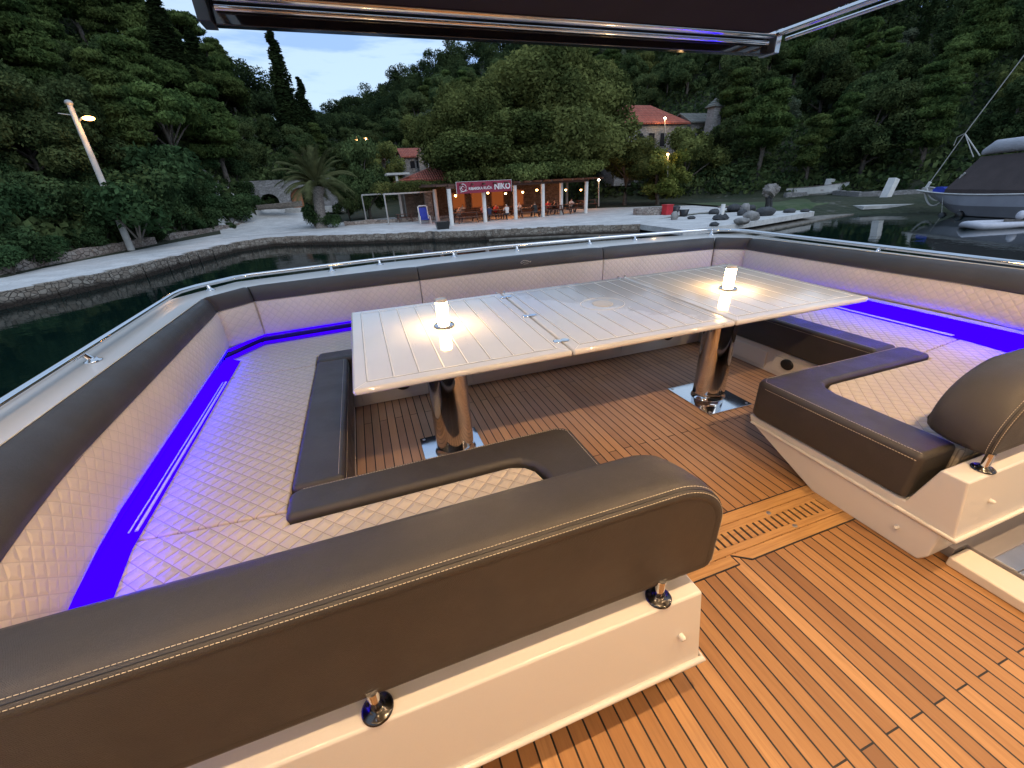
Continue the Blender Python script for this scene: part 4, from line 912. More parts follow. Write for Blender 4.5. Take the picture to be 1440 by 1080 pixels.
def sized(key, px, pyb, pyt, Y, wpx, label, dz=0.):
    """tree standing at depth Y whose crown spans wpx pixels and reaches pyt"""
    b = at(px, pyb, Y); b.z = min(b.z, terrxy(b.x, b.y)) if dz == 0 else b.z; t = at(px, pyt, Y); wm = (at(px+wpx/2, (pyb+pyt)/2, Y)-at(px-wpx/2, (pyb+pyt)/2, Y)).length
    H0, R0 = {'olv': (7., 3.6), 'oak': (6.5, 3.4), 'yel': (5.4, 2.5), 'pin': (8.5, 3.6), 'shr': (1.7, 1.5)}[key[:3]]
    T = tree(key, b, 1., label=label); T.scale = (wm/2/R0, wm/2/R0, (t.z-b.z)/H0); return T
lib('big0', 'round', 205, 'olive', 7., 3.6, 2600, .105, .36); lib('big1', 'round', 206, 'olive', 7., 3.6, 2600, .105, .40); lib('big2', 'round', 207, 'olive', 7., 3.6, 2600, .105, .56)
CATS['big'] = ('tamarisk_tree', 'tree')
def sizedb(key, px, pyb, pyt, Y, wpx, label):
    LIB_ = key; b = at(px, pyb, Y); b.z = -1.4; t = at(px, pyt, Y); wm = (at(px+wpx/2, 180, Y)-at(px-wpx/2, 180, Y)).length
    T = tree(key, b, 1., label=label); T.scale = (wm/2/3.4, wm/2/3.4, (t.z-b.z)/6.9); return T
sizedb('big0', 760, 270, 74, 46, 212, 'tallest bright green tamarisk rising over the tavern terrace')
sizedb('big1', 675, 262, 128, 47, 150, 'broad tamarisk left of the tallest one, overhanging the tavern sign')
sizedb('big1', 826, 265, 98, 48, 78, 'bushy tamarisk right of the tallest one, in front of the big stone house')
sizedb('big2', 880, 268, 205, 44, 92, 'low drooping tamarisk at the right end of the tavern terrace')
sizedb('big2', 720, 268, 165, 44, 200, 'low spreading tamarisk directly above the tavern roof')
sized('yel0', 925, 293, 212, 41, 70, 'small yellow-green tree lit by a lamp right of the terrace')
sized('yel1', 1062, 268, 152, 58, 95, 'yellow-green round tree right of the stone house and chimney tower')
sized('yel0', 1080, 285, 205, 47, 85, 'pale feathery tree above the beached boat and rocks')
sized('oak1', 985, 290, 175, 52, 105, 'dark dense tree between the two yellow-green trees')
sized('olv1', 958, 292, 186, 46, 80, 'olive-green tree hiding the lower walls of the big stone house')
sized('oak1', 1010, 292, 176, 46, 75, 'dark tree directly below the chimney tower')
sized('oak0', 1010, 290, 225, 45, 110, 'low dark bush behind the rocks of the slipway')
sized('oak2', 945, 292, 240, 49, 70, 'low dark thicket behind the small lit tree')
sized('oak2', 520, 300, 200, 52, 75, 'dark leafy tree between the palm and the frame pergola')
sized('oak0', 492, 305, 250, 50, 50, 'low dark bush directly behind the palm trunk')
sized('olv1', 545, 275, 205, 70, 60, 'olive-green tree in front of the small red-roofed house')
sized('pine1', 1150, 262, 185, 62, 90, 'dark pine behind the overturned dinghy')
sized('oak1', 1215, 262, 195, 62, 110, 'dark broad tree behind the leaning stone pillars')
sized('oak0', 1290, 268, 200, 60, 110, 'dark tree on the shore left of the covered sailing boat')
sized('oak2', 1120, 280, 205, 55, 60, 'dark bushy tree above the grass patch')
# bushes along the wall of the left path
for (x, y, s, lab) in ((-16.2, 27.2, .75, 'small round green bush growing over the near end of the left stone wall'), (-14.6, 40.1, .7, 'dark bush filling the gap between the two stone walls'), (-12.0, 50.5, .5, 'small tuft of green on the far stone wall'), (-3.6, 43.6, .95, 'low dark bush round the foot of the palm, left half'), (-2.3, 43.2, .75, 'low dark bush round the foot of the palm, right half'), (-3.8, 46.5, 1.2, 'taller bush behind the palm foot')):
    tree('shr%d' % g.randrange(3), (x, y, -1.5 if y > 40 else -1.35), s, label=lab)
# bright bush round the lamp post foot
p = atz(195, 322, -1.3); 
for k, (px, py, Y, s, lab) in enumerate(((196, 336, 34.2, 1.9, 'bright green bush hiding the foot of the leaning lamp post'), (228, 318, 38.5, 2.0, 'bright green bush right of the leaning lamp post'), (232, 278, 44, 2.4, 'fig-like bright bush high right of the leaning lamp post'))):
    p = at(px, py, Y); tree('shr%d' % k, p, s, label=lab)

# palm ------------------------------------------------------------------------
pb = at(453, 322, 43.5); pb.z = -1.4; pt = at(446, 262, 43.5); hp = pt.z+1.4
T = thing('palm_tree', 'single palm with drooping fronds on the quay', 'palm', tuple(pb))
m = MB(); n = 16; m.tube([(pb.x+(pt.x-pb.x)*(i/n), pb.y, pb.z+hp*i/n) for i in range(n+1)], [(.48-.10*i/n if i else .56)+(.03 if i % 2 else 0)+(.16 if i > n-3 else 0) for i in range(n+1)], 14); m.build('trunk', 'palebark', T)
c = []; nn = []; mm = MB(); gg = random.Random(3)
for k in range(64):
    a = gg.uniform(0, 2*PI); e = gg.uniform(.12, 1.45); L = gg.uniform(3.0, 3.9); d = Vector((math.cos(a)*math.cos(e), math.sin(a)*math.cos(e), math.sin(e))); p = Vector((pt.x, pt.y, pt.z)); side = d.cross(Vector((0, 0, 1))); side = side.normalized() if side.length > .05 else Vector((1, 0, 0)); P = [p.copy()]
    for i in range(12):
        d = (d+Vector((0, 0, -.085-.012*i*.5))).normalized(); p = p+d*(L/12); P.append(p.copy())
        if i > 1:
            for s in (-1, 1):
                for j in range(3):
                    ll = .62*math.sin(PI*(i+1)/14)**.6; q = P[-2].lerp(p, j/3); tip = q+side*s*ll*.75+d*ll*.55+Vector((0, 0, -.32*ll)); wv = d*.045
                    mm.add([q-wv, q+wv, tip+wv*.3], [(0, 1, 2)])
    mm.tube(P, [.035*(1-i/14) for i in range(13)], 4, False)
mm.build('fronds', 'palm', T)

# =================================================================== STREET LAMPS
b = at(178, 336, 35.5); t = at(98, 148, 35.5); b.z -= .8
T = thing('street_lamp', 'tall leaning concrete lamp post with glowing orange head against the left hillside', 'street lamp', tuple(b))
MB().tube([b, b.lerp(t, .5), t], [.21, .17, .13], 14).build('pole', 'concrete', T)
dd = (t-b).normalized()
MB().ball(t+dd*.12, .2, 6, (1, 1, .8)).build('cap', 'greymetal', T)
h = at(124, 165, 35.3); l0 = t-dd*.9
ar = MB().tube([l0, l0.lerp(h, .5)+Vector((0, 0, .12)), h], .05, 8); ar.build('arm', 'greymetal', T)
MB().tube([t-dd*.5, t-dd*.5+Vector((-.7, 0, .1))], .03, 6).build('bracket', 'greymetal', T)
MB().ball((h.x, h.y, h.z-.05), .22, 8, (1.4, .9, .55)).build('lamp_head', 'sodium', T)
def point(name, loc, e, col, T, r=.15):
    l = bpy.data.lights.new(name, 'POINT'); l.energy = e; l.color = col; l.shadow_soft_size = r; o = bpy.data.objects.new(name, l); COL.objects.link(o); o.parent = T; o.location = Vector(loc)-Vector(T['_loc']); return o
point('lamp_light', (h.x+.3, h.y-.5, h.z-.5), 60, (1, .55, .22), T)
def lamp2(px, py, pyb, Y, label, heads=2, e=60, mat='sodium', sep=.55):
    t = at(px, py, Y); b = at(px, pyb, Y); T = thing('street_lamp', label, 'street lamp', tuple(b)); MB().tube([b, t], [.07, .05], 8).build('pole', 'greymetal', T)
    for k in range(heads):
        x = (k-.5)*sep*2 if heads == 2 else 0.; MB().tube([t-Vector((0, 0, .1)), t+Vector((x, 0, 0))], .03, 6).build('arm', 'greymetal', T) if heads == 2 else None
        MB().ball((t.x+x, t.y, t.z), .26 if heads == 2 else .13, 6, (1, 1, .8)).build('lamp_head', mat, T); point('lamp_light', (t.x+x, t.y-.3, t.z-.1), e, (1, .6, .25), T)
    return T
lamp2(508, 196, 250, 62, 'twin-headed street lamp glowing above the trees left of the small house')
lamp2(935, 166, 205, 50, 'white bulb lamp on a dark pole before the big red-roofed house', 1, 60, 'bulbw')
lamp2(939, 217, 250, 39.5, 'small lamp hanging in the little yellow-green tree', 1, 25, 'bulb')
lamp2(603, 214, 235, 69, 'small white lamp beside the gable of the far red-roofed house', 1, 40, 'bulbw')
lamp2(842, 253, 290, 42, 'tiny white lamp among the tamarisk leaves right of the terrace', 1, 8, 'bulbw')
T = lamp2(1385, 195, 290, 52, 'street lamp on the far shore mostly behind the covered sailing boat', 1, 120)

# =================================================================== BUILDINGS
def house(name, label, px0, px1, pye, pyr, Y, depth, mat='house', roof='tile', zb=None, hip=False, cat='house', wins=(), ridge='x', chim=False):
    """front wall spans px0..px1 with eaves at pye, ridge at pyr"""
    A = at(px0, pye, Y); B = at(px1, pye, Y); ze = (A.z+B.z)/2; x0, x1 = A.x, B.x; zr = at((px0+px1)/2, pyr, Y+depth/2).z; zb = terrxy((x0+x1)/2, Y)-1 if zb is None else zb
    T = thing(name, label, cat, ((x0+x1)/2, Y+depth/2, zb))
    m = MB(); 
    if ridge == 'x' or hip: m.box(x0, x1, Y, Y+depth, zb, ze)
    else: m.ext([(x0, zb), (x1, zb), (x1, ze), ((x0+x1)/2, zr-.15), (x0, ze)], Y, Y+depth, 'y')
    if ridge == 'x' and not hip: m.add([(x0+.01, Y, ze), (x0+.01, Y+depth/2, zr-.12), (x0+.01, Y+depth, ze), (x1-.01, Y, ze), (x1-.01, Y+depth/2, zr-.12), (x1-.01, Y+depth, ze)], [(0, 2, 1), (3, 4, 5)])
    W_ = m.build('wall', mat, T)
    o = .35; m = MB(); th = .16
    if hip:
        k = min((x1-x0)/2, depth/2)*.95; v = [(x0-o, Y-o, ze), (x1+o, Y-o, ze), (x1+o, Y+depth+o, ze), (x0-o, Y+depth+o, ze), (x0+k, Y+depth/2, zr), (x1-k, Y+depth/2, zr)]
        v += [(a, b, c-th) for a, b, c in v[:4]]; m.add(v, [(0, 1, 5, 4), (1, 2, 5), (2, 3, 4, 5), (3, 0, 4), (6, 7, 1, 0), (7, 8, 2, 1), (8, 9, 3, 2), (9, 6, 0, 3), (9, 8, 7, 6)])
    elif ridge == 'x': m.ext([(Y-o, ze-.1), (Y+depth/2, zr), (Y+depth+o, ze-.1), (Y+depth+o, ze-.1-th), (Y+depth/2, zr-th), (Y-o, ze-.1-th)], x0-o, x1+o, 'x')
    else: m.ext([(x0-o, ze-.1), ((x0+x1)/2, zr), (x1+o, ze-.1), (x1+o, ze-.1-th), ((x0+x1)/2, zr-th), (x0-o, ze-.1-th)], Y-o, Y+depth+o, 'y')
    rf = m.build('roof', roof, T)
    for (wx, wz, ww, wh) in wins:
        xx = x0+(x1-x0)*wx; zz = ze-wz; f = MB(); 
        for (a, b, c, d) in ((xx-.08, xx, zz, zz+wh), (xx+ww, xx+ww+.08, zz, zz+wh), (xx-.08, xx+ww+.08, zz-.08, zz), (xx-.08, xx+ww+.08, zz+wh, zz+wh+.08)): f.box(a, b, Y-.05, Y+.04, c, d)
        f = f.build('window', 'house', T); MB().box(xx, xx+ww, Y-.012, Y+.02, zz, zz+wh).build('pane', 'glassd', f)
    if chim: MB().box(x0+(x1-x0)*.3, x0+(x1-x0)*.3+.6, Y+depth*.4, Y+depth*.4+.6, ze, zr+.7).build('chimney', mat, rf)
    return T
house('stone_house', 'big stone house with red hipped roof above the tamarisks', 868, 966, 173, 148, 51, 7, hip=True, wins=((.45, 2.6, .9, 1.5), (.62, 2.6, .9, 1.5), (.28, 2.6, .9, 1.5), (.80, 2.6, .9, 1.5)))
house('stone_house', 'small grey stone house with red roof and gable left of the tavern', 566, 592, 219, 208, 72, 7, wins=((.35, 1.7, .7, 1.), (.7, 1.7, .7, 1.)))
house('stone_house', 'grey gable end with one small dark window beside the small red roof', 588, 610, 219, 207, 71, 7, ridge='y', wins=((.4, .2, .8, .9),), roof='tile_old')
house('stone_house', 'far stone building with worn tiled roof half hidden behind the tamarisk', 606, 640, 213, 202, 80, 8, roof='tile_old')
house('stone_house', 'small low building with faded tile roof beneath the twin street lamp', 517, 541, 224, 215, 72, 6, roof='tile_old')
house('chapel', 'old chapel with grey slab roof behind the chimney tower', 972, 1008, 170, 159, 51, 4, roof='tile_grey', cat='chapel')
# tower
a = at(1003, 168, 49); b = at(1004, 146, 49); T = thing('bell_tower', 'slim stone tower with pointed cap beside the chapel roof', 'tower', (a.x, 49, a.z-4)); wv = .62
MB().loft([[(a.x-wv*s, 49-wv*s, z), (a.x+wv*s, 49-wv*s, z), (a.x+wv*s, 49+wv*s, z), (a.x-wv*s, 49+wv*s, z)] for s, z in ((1.12, a.z-4), (1., a.z), (.92, b.z-.4))], smooth=False).build('shaft', 'house', T)
MB().loft([[(a.x-s, 49-s, z), (a.x+s, 49-s, z), (a.x+s, 49+s, z), (a.x-s, 49+s, z)] for s, z in ((.8, b.z-.4), (.82, b.z-.28), (.06, b.z+.6))], smooth=False).build('cap', 'tile_grey', T)
# arched wall building on the left
Y = 58.; x0 = at(338, 260, Y).x; x1 = at(470, 260, Y).x; zt = at(430, 253, Y).z; zb = at(430, 292, Y).z
T = thing('vaulted_cellar', 'stone cellar wall with two arched openings left of the palm', 'building', ((x0+x1)/2, Y, zb))
def arch_wall(x0, x1, z0, z1, holes, y0, y1):
    m = MB(); holes = sorted(holes); cur = x0
    for (c, w_, h) in holes:
        m.box(cur, c-w_, y0, y1, z0, z1); n = 12; zs = h-w_*.8
        arc = [(c-w_*math.cos(PI*i/n), zs+w_*.8*math.sin(PI*i/n)) for i in range(n+1)]
        m.ext(arc+[(c+w_, z1), (c-w_, z1)], y0, y1, 'y'); cur = c+w_
    m.box(cur, x1, y0, y1, z0, z1); return m
hc = [(at(376, 270, Y).x, .95, zt-1.25), (at(424, 270, Y).x, 1.35, zt-.75)]
arch_wall(x0, x1, zb-.6, zt, hc, Y, Y+.6).build('wall', 'house', T)
MB().box(x0, x1, Y+2.6, Y+2.8, zb-.6, zt).box(x0, x1, Y, Y+2.8, zt-.02, zt+.12).build('back_wall', 'house', T)
MB().box(hc[1][0]-1.3, hc[1][0]-.1, Y+.62, Y+.68, zb-.4, zt-.85).build('door', 'doorwood', T)
MB().box(hc[1][0]-2, x1+.5, Y-1.6, Y-.02, zb-.6, zb+.05).build('step', 'concrete', T)
# skiff lying before it
def hull_mesh(L, W_, H, n=14, flip=False, th=.05):
    m = MB(); rings = []
    for i in range(n+1):
        u = i/n; w = W_/2*(1-abs(2*u-.8)**2.6 if u > .4 else 1-.25*(1-u/.4)**2); w = max(.02, w); sh = H*(.75+.35*u*u); k = H*.25*u**4
        rings.append([(L*(u-.5), -w, sh), (L*(u-.5), -w*.82, sh*.35+k), (L*(u-.5), -w*.35, k), (L*(u-.5), w*.35, k), (L*(u-.5), w*.82, sh*.35+k), (L*(u-.5), w, sh), (L*(u-.5), w-th, sh), (L*(u-.5), w*.75-th, sh*.4+k+.02), (L*(u-.5), 0, k+.06), (L*(u-.5), -w*.75+th, sh*.4+k+.02), (L*(u-.5), -w+th, sh)])
    m.loft(rings, smooth=False); return m
def boat(name, label, loc, rz, L, W_, H, mat, flip=False, seats=True, thwart='wood2'):
    T = thing(name, label, 'boat', loc, None, rz); T['_loc'] = (0, 0, 0); m = hull_mesh(L, W_, H)
    o = m.build('hull', mat, T)
    if seats:
        for u in (-.25, .1): MB().box(L*u-.12, L*u+.12, -W_*.42, W_*.42, H*.55, H*.59).build('thwart', thwart, T)
    MB().tube([(-L/2, -W_*.37, H*.76), (-L*.1, -W_/2, H*.86), (L*.25, -W_*.44, H*.98), (L/2, 0, H*1.12)], .03, 6).build('gunwale', thwart, T)
    if flip: T.rotation_euler = (PI, 0, rz)
    return T
p = at(395, 292, 55); boat('skiff', 'old dark skiff lying before the arched cellar', (p.x, 55, p.z-.1), -.15, 4.6, 1.5, .6, 'wood2')

# =================================================================== TAVERN
GZ = -1.4
T = thing('tavern', 'stone tavern with red tiled roof under the tamarisks', 'building', (9, 46, GZ))
ex0 = at(561, 253, 46).x; ze = at(590, 253, 46).z
_t = NT('lit_window'); _t.set(color=(.10, .03, .01), emit=(1., .24, .05), es=.11, rough=.6); MT['litw'] = _t.m; MT['tavstone'] = stone_wall_mat('tavern_stone', 3., (.15,.105,.075), (.24,.175,.13), (.10,.07,.05), False, 2.)
MB().box(ex0+.3, 22, 45.6, 52, GZ, ze-.02).build('wall', 'tavstone', T)
zr = at(624, 227, 49.4).z; xr = at(624, 227, 49.4).x; m = MB(); v = [(ex0, 45.1, ze), (22, 45.1, ze), (22, 53, ze), (ex0, 53, ze), (xr, 49.2, zr), (20, 49.2, zr)]; v += [(a_, b_, c_-.16) for a_, b_, c_ in v[:4]]
m.add(v, [(0, 1, 5, 4), (1, 2, 5), (2, 3, 4, 5), (3, 0, 4), (6, 7, 1, 0), (7, 8, 2, 1), (8, 9, 3, 2), (9, 6, 0, 3), (9, 8, 7, 6)]); m.build('roof', 'tile', T)
lw = at(645, 272, 45.5)
for px in (645, 672, 700, 728):
    q = at(px, 282, 45.5); w = MB().box(q.x-.75, q.x+.75, 45.52, 45.62, GZ+.7, GZ+2.3).build('window', 'doorwood', T)
    MB().box(q.x-.62, q.x+.62, 45.49, 45.515, GZ+.82, GZ+2.18).build('pane', MT['litw'], w)
d = MB().box(at(603, 290, 44.6).x-.35, at(603, 290, 44.6).x+.35, 44.3, 45.0, GZ, GZ+2.75); d.build('pillar', 'wall', T)
# little concrete canopy left of the roof
q0 = at(543, 246, 46); q1 = at(575, 246, 46); T = thing('canopy', 'flat concrete canopy on one post left of the tavern roof', 'canopy', ((q0.x+q1.x)/2, 46.5, GZ))
MB().box(q0.x, q1.x, 45.2, 48, q0.z-.05, q0.z+.13).build('slab', 'concrete', T); MB().box(at(557, 250, 46).x-.1, at(557, 250, 46).x+.12, 45.4, 45.65, GZ, q0.z-.05).build('post', 'concrete', T)
# terrace
T = thing('terrace_pergola', 'low dark roofed terrace on white posts in front of the tavern', 'pergola', (14, 38, GZ))
front = [atz(616, 311, GZ), atz(636, 317.5, GZ), atz(682.7, 312.5, GZ), atz(725.5, 308.3, GZ), atz(763.7, 305, GZ), atz(789, 301.5, GZ), atz(823.5, 299.7, GZ)]
backp = [atz(658.7, 300, GZ), atz(679, 297, GZ), atz(700, 296, GZ), atz(716, 294.5, GZ), atz(738.7, 293, GZ), atz(797, 290, GZ), atz(806, 284.5, GZ), atz(830, 284, GZ)]
PH = 2.72
for p in front: MB().tube([(p.x, p.y, GZ), (p.x, p.y, GZ+PH)], .17, 12).build('post', 'white', T)
for p in backp: MB().tube([(p.x, p.y, GZ), (p.x, p.y, GZ+PH)], .15, 10).build('post', 'white', T)
for a, b in zip(front[1:], front[2:]): MB().beam((a.x-.2, a.y, GZ+PH+.09), (b.x+.2, b.y, GZ+PH+.09), .18, .18).build('beam', 'wood', T)
m = MB(); a, b = front[1], front[-1]
m.prism([(a.x-1.2, a.y-.3), (front[3].x, front[3].y-.4), (b.x+.6, b.y-.4), (backp[-1].x+.5, backp[-1].y+.5), (20, 45.4), (a.x-1.2, 45.4)], GZ+PH+.19, GZ+PH+.30); m.build('roof', 'wood', T)
k = 0
for i in range(16):
    x = a.x-1+i*(b.x-a.x+1)/15; MB().beam((x, a.y-.45, GZ+PH+.24), (x, 45.2, GZ+PH+.42), .08, .14).build('rafter', 'wood', T)
bl = []
for i in range(46):
    u = i/45; q = front[1].lerp(front[-1], u); bl.append(((q.x+g.uniform(-.4, .4)+.8, q.y+g.uniform(.2, 1.4), GZ+PH+g.uniform(.45, 1.1)+.5*u), (1.0, .9, .5)))
for i in range(40): bl.append(((g.uniform(9.5, 24), g.uniform(40, 46), GZ+PH+g.uniform(.7, 2.)), (1.5, 1.3, .8)))
bl = [b for b in bl if not (b[0][0] < 13.6 and b[0][1] < 37.6)]
C, N = blob_cloud(bl, 620); me = leaf_mesh('creeper', C, .15, 'olive', N, 1.5); o = bpy.data.objects.new('creeper', me); COL.objects.link(o); tag(o, 'leafy creeper spread over the terrace roof', 'creeper')
# sign banner
sa = at(642, 265, 35.2); sb = at(719, 262, 35.9); T = thing('banner_sign', 'long maroon tavern banner with white lettering over the terrace posts', 'sign', tuple((sa+sb)/2))
MT['maroon'] = plain('maroon_banner', (.26,.018,.045), .6, .1, 2); MT['wletter'] = plain('white_lettering', (.75,.72,.70), .6, .03)
zt, zb = sa.z+.44, sa.z-.40; L = (sb-sa).length; ang = math.atan2(sb.y-sa.y, sb.x-sa.x)
TB = Matrix.Translation(((sa.x+sb.x)/2, (sa.y+sb.y)/2, 0))@Matrix.Rotation(ang, 4, 'Z')
def tb(mb): mb.v = [tuple(TB@Vector(v)) for v in mb.v]; return mb
tb(MB().box(-L/2, L/2, 0, .04, zb, zt)).build('panel', 'maroon', T)
tb(MB().box(-L/2-.02, -L/2, -.02, .05, zb-.02, zt+.03).box(L/2, L/2+.02, -.02, .05, zb-.02, zt+.03).box(-L/2, L/2, -.006, -.001, zt-.005, zt+.015)).build('frame', 'wletter', T)
def text(body, size, x, z, depth, T, bold=0.):
    c = bpy.data.curves.new('lettering', 'FONT'); c.body = body; c.size = size; c.extrude = .008; c.offset = bold; o = bpy.data.objects.new('tmp', c); COL.objects.link(o)
    bpy.context.view_layer.update(); me = bpy.data.meshes.new_from_object(o.evaluated_get(bpy.context.evaluated_depsgraph_get())); bpy.data.objects.remove(o)
    me.transform(TB@Matrix.Translation((x, -depth, z))@Matrix.Rotation(PI/2, 4, 'X')); me.transform(Matrix.Translation(-Vector(T['_loc'])))
    me.materials.clear(); me.materials.append(MT['wletter']); ob = bpy.data.objects.new('lettering', me); COL.objects.link(ob); ob.parent = T; return ob
text('RIBARSKA KU\u0106A', .275, -L/2+1.02, zb+.24, .012, T, .006); text('NIKO', .60, L/2-1.60, zb+.2, .012, T, .018)
e = MB(); e.tube([(-L/2+.55+.27*math.cos(2*PI*i/20), -.012, (zt+zb)/2+.27*math.sin(2*PI*i/20)) for i in range(20)], .03, 5, closed=True)
e.tube([(-L/2+.35, -.014, (zt+zb)/2-.05), (-L/2+.5, -.014, (zt+zb)/2+.12), (-L/2+.72, -.014, (zt+zb)/2), (-L/2+.5, -.014, (zt+zb)/2-.14), (-L/2+.35, -.014, (zt+zb)/2+.05)], .028, 5)
e.tube([(-L/2+.3, -.014, (zt+zb)/2-.3), (-L/2+.9, -.014, (zt+zb)/2-.22)], .022, 5); tb(e).build('emblem', 'wletter', T)
# hanging bulbs
for i, (px, py, Y, lab) in enumerate(((640.5, 275, 37.5, 'bare bulb hanging left of the banner'), (686, 271, 38, 'bright lantern hanging under the middle of the banner'), (711, 272, 39, 'bright lantern hanging under the right end of the banner'), (735, 270, 39, 'brightest lantern just right of the banner'), (755, 267, 39, 'small bulb in the middle of the terrace'), (795.5, 267, 40, 'lantern by the second last front post'), (817, 267, 43, 'bulb at the far right end of the terrace'))):
    p = at(px, py, Y); T = thing('hanging_lantern', lab, 'lantern', tuple(p), 'lanterns under the terrace roof')
    MB().tube([p, (p.x, p.y, GZ+PH+.2)], .012, 5).build('cord', 'black', T); MB().ball(p, .10, 6).build('bulb', 'bulb', T); MB().lathe([(.13, .06), (.06, .16), (.02, .17)], tuple(p), 12).build('shade', 'wood', T); point('lantern_light', (p.x, p.y, p.z-.16), 34, (1., .36, .10), T, .1)
# picnic tables --------------------------------------------------------------
def picnic(loc, rz, label, s=1., mat='wood'):
    T = thing('picnic_table', label, 'table', loc, 'picnic tables', rz); T['_loc'] = (0, 0, 0); T.scale = (s,)*3
    for y in (-.3, -.1, .1, .3): MB().box(-1., 1., y-.09, y+.09, .71, .76).build('top_board', mat, T)
    for y in (-.72, .72): MB().box(-1., 1., y-.14, y+.14, .42, .47).build('bench', mat, T)
    for x in (-.75, .75):
        MB().beam((x, -.35, .71), (x, -.75, 0), .07, .09).build('leg', mat, T); MB().beam((x, .35, .71), (x, .75, 0), .07, .09).build('leg', mat, T); MB().box(x-.09, x-.04, -.84, .84, .34, .42).build('crossbar', mat, T)
    return T
pt0 = picnic((0, 0, 0), 0, 'dark wooden picnic table between the first two front posts'); 
spots = [((8.9, 37.3), .05, 'dark wooden picnic table between the first two front posts'), ((11.8, 38.0), .0, 'dark picnic table with diners in the second bay of the terrace'), ((14.9, 38.1), .1, 'dark picnic table in the middle bay of the terrace'), ((17.6, 38.6), .1, 'dark picnic table in the fourth bay of the terrace'), ((20.0, 38.8), .15, 'dark picnic table behind the last front post'), ((10.2, 41.6), 0., 'dark picnic table near the lit tavern windows, left'), ((14.2, 42.0), 0., 'dark picnic table near the lit tavern windows, right'), ((19.0, 42.3), .1, 'dark picnic table at the back right of the terrace'), ((24.4, 44.2), .2, 'picnic table standing alone right of the terrace roof')]
for i, ((x, y), rz, lab) in enumerate(spots):
    t_ = pt0 if i == 0 else copy_tree(pt0, label=lab); t_.location = (x, y, GZ); t_.rotation_euler = (0, 0, rz); t_.scale = (1.12,)*3
p = atz(570, 312, GZ); t_ = copy_tree(pt0, label='small weathered picnic table under the metal frame'); t_.location = (p.x, p.y, GZ); t_.scale = (.8, .8, .95)
# people ----------------------------------------------------------------------
def person_mesh(seed, shirt, pants, hair):
    g_ = random.Random(seed); lean = g_.uniform(.0, .12); arm = g_.uniform(0, .25)
    J = {'pel': ((0, 0, .52), .15), 'wst': ((0, .02+lean*.3, .68), .135), 'che': ((0, .03+lean, .90), .165), 'nck': ((0, .05+lean*1.3, 1.08), .062), 'hd': ((0, .08+lean*1.4, 1.16), .085), 'hd2': ((0, .08+lean*1.4, 1.28), .075)}
    E_ = [('pel', 'wst'), ('wst', 'che'), ('che', 'nck'), ('nck', 'hd'), ('hd', 'hd2')]
    for s, n_ in ((-1, 'l'), (1, 'r')):
        J['sh'+n_] = ((s*.19, .03+lean, .98), .062); J['el'+n_] = ((s*.25, .18+lean, .78-arm*.2), .045); J['wr'+n_] = ((s*.12, .42+lean, .80+arm), .034); J['ha'+n_] = ((s*.09, .50+lean, .82+arm), .038)
        J['hp'+n_] = ((s*.10, .05, .50), .10); J['kn'+n_] = ((s*.13, .47, .50), .068); J['an'+n_] = ((s*.13, .45, .09), .045); J['to'+n_] = ((s*.14, .60, .05), .04)
        E_ += [('che', 'sh'+n_), ('sh'+n_, 'el'+n_), ('el'+n_, 'wr'+n_), ('wr'+n_, 'ha'+n_), ('pel', 'hp'+n_), ('hp'+n_, 'kn'+n_), ('kn'+n_, 'an'+n_), ('an'+n_, 'to'+n_)]
    ks = list(J); me = bpy.data.meshes.new('body'); me.from_pydata([J[k_][0] for k_ in ks], [(ks.index(a), ks.index(b)) for a, b in E_], []); o = bpy.data.objects.new('tmp', me); COL.objects.link(o)
    sk = o.modifiers.new('skin', 'SKIN'); 
    for i, k_ in enumerate(ks): me.skin_vertices[0].data[i].radius = (J[k_][1],)*2; me.skin_vertices[0].data[i].use_root = (i == 0)
    su = o.modifiers.new('sub', 'SUBSURF'); su.levels = su.render_levels = 1
    bpy.context.view_layer.update(); m2 = bpy.data.meshes.new_from_object(o.evaluated_get(bpy.context.evaluated_depsgraph_get())); bpy.data.objects.remove(o)
    m2.materials.clear(); [m2.materials.append(q) for q in (MT['skin'], shirt, pants, hair)]
    for f in m2.polygons:
        c = f.center; k_ = 0
        if c.z > 1.22 or (c.z > 1.14 and c.y < .07+lean*1.3): k_ = 3
        elif c.z > 1.06: k_ = 0
        elif c.z > .60 and c.y < .30+lean: k_ = 1
        elif c.z <= .60 and c.z > .08: k_ = 2
        f.material_index = k_; f.use_smooth = True
    return m2
MT['skin'] = plain('skin', (.50,.30,.21), .6, .05); hairs = [plain('dark_hair', (.03,.02,.015), .7), plain('grey_hair', (.35,.33,.3), .8), plain('brown_hair', (.09,.05,.03), .7)]
cols = {'white': (.65,.62,.58), 'pink': (.55,.22,.20), 'red': (.5,.04,.04), 'navy': (.03,.04,.09), 'grey': (.2,.2,.2), 'black': (.02,.02,.02)}
sh = {k_: plain(k_+'_cloth', v, .8, .08) for k_, v in cols.items()}; pn = plain('dark_trousers', (.04,.045,.06), .85)
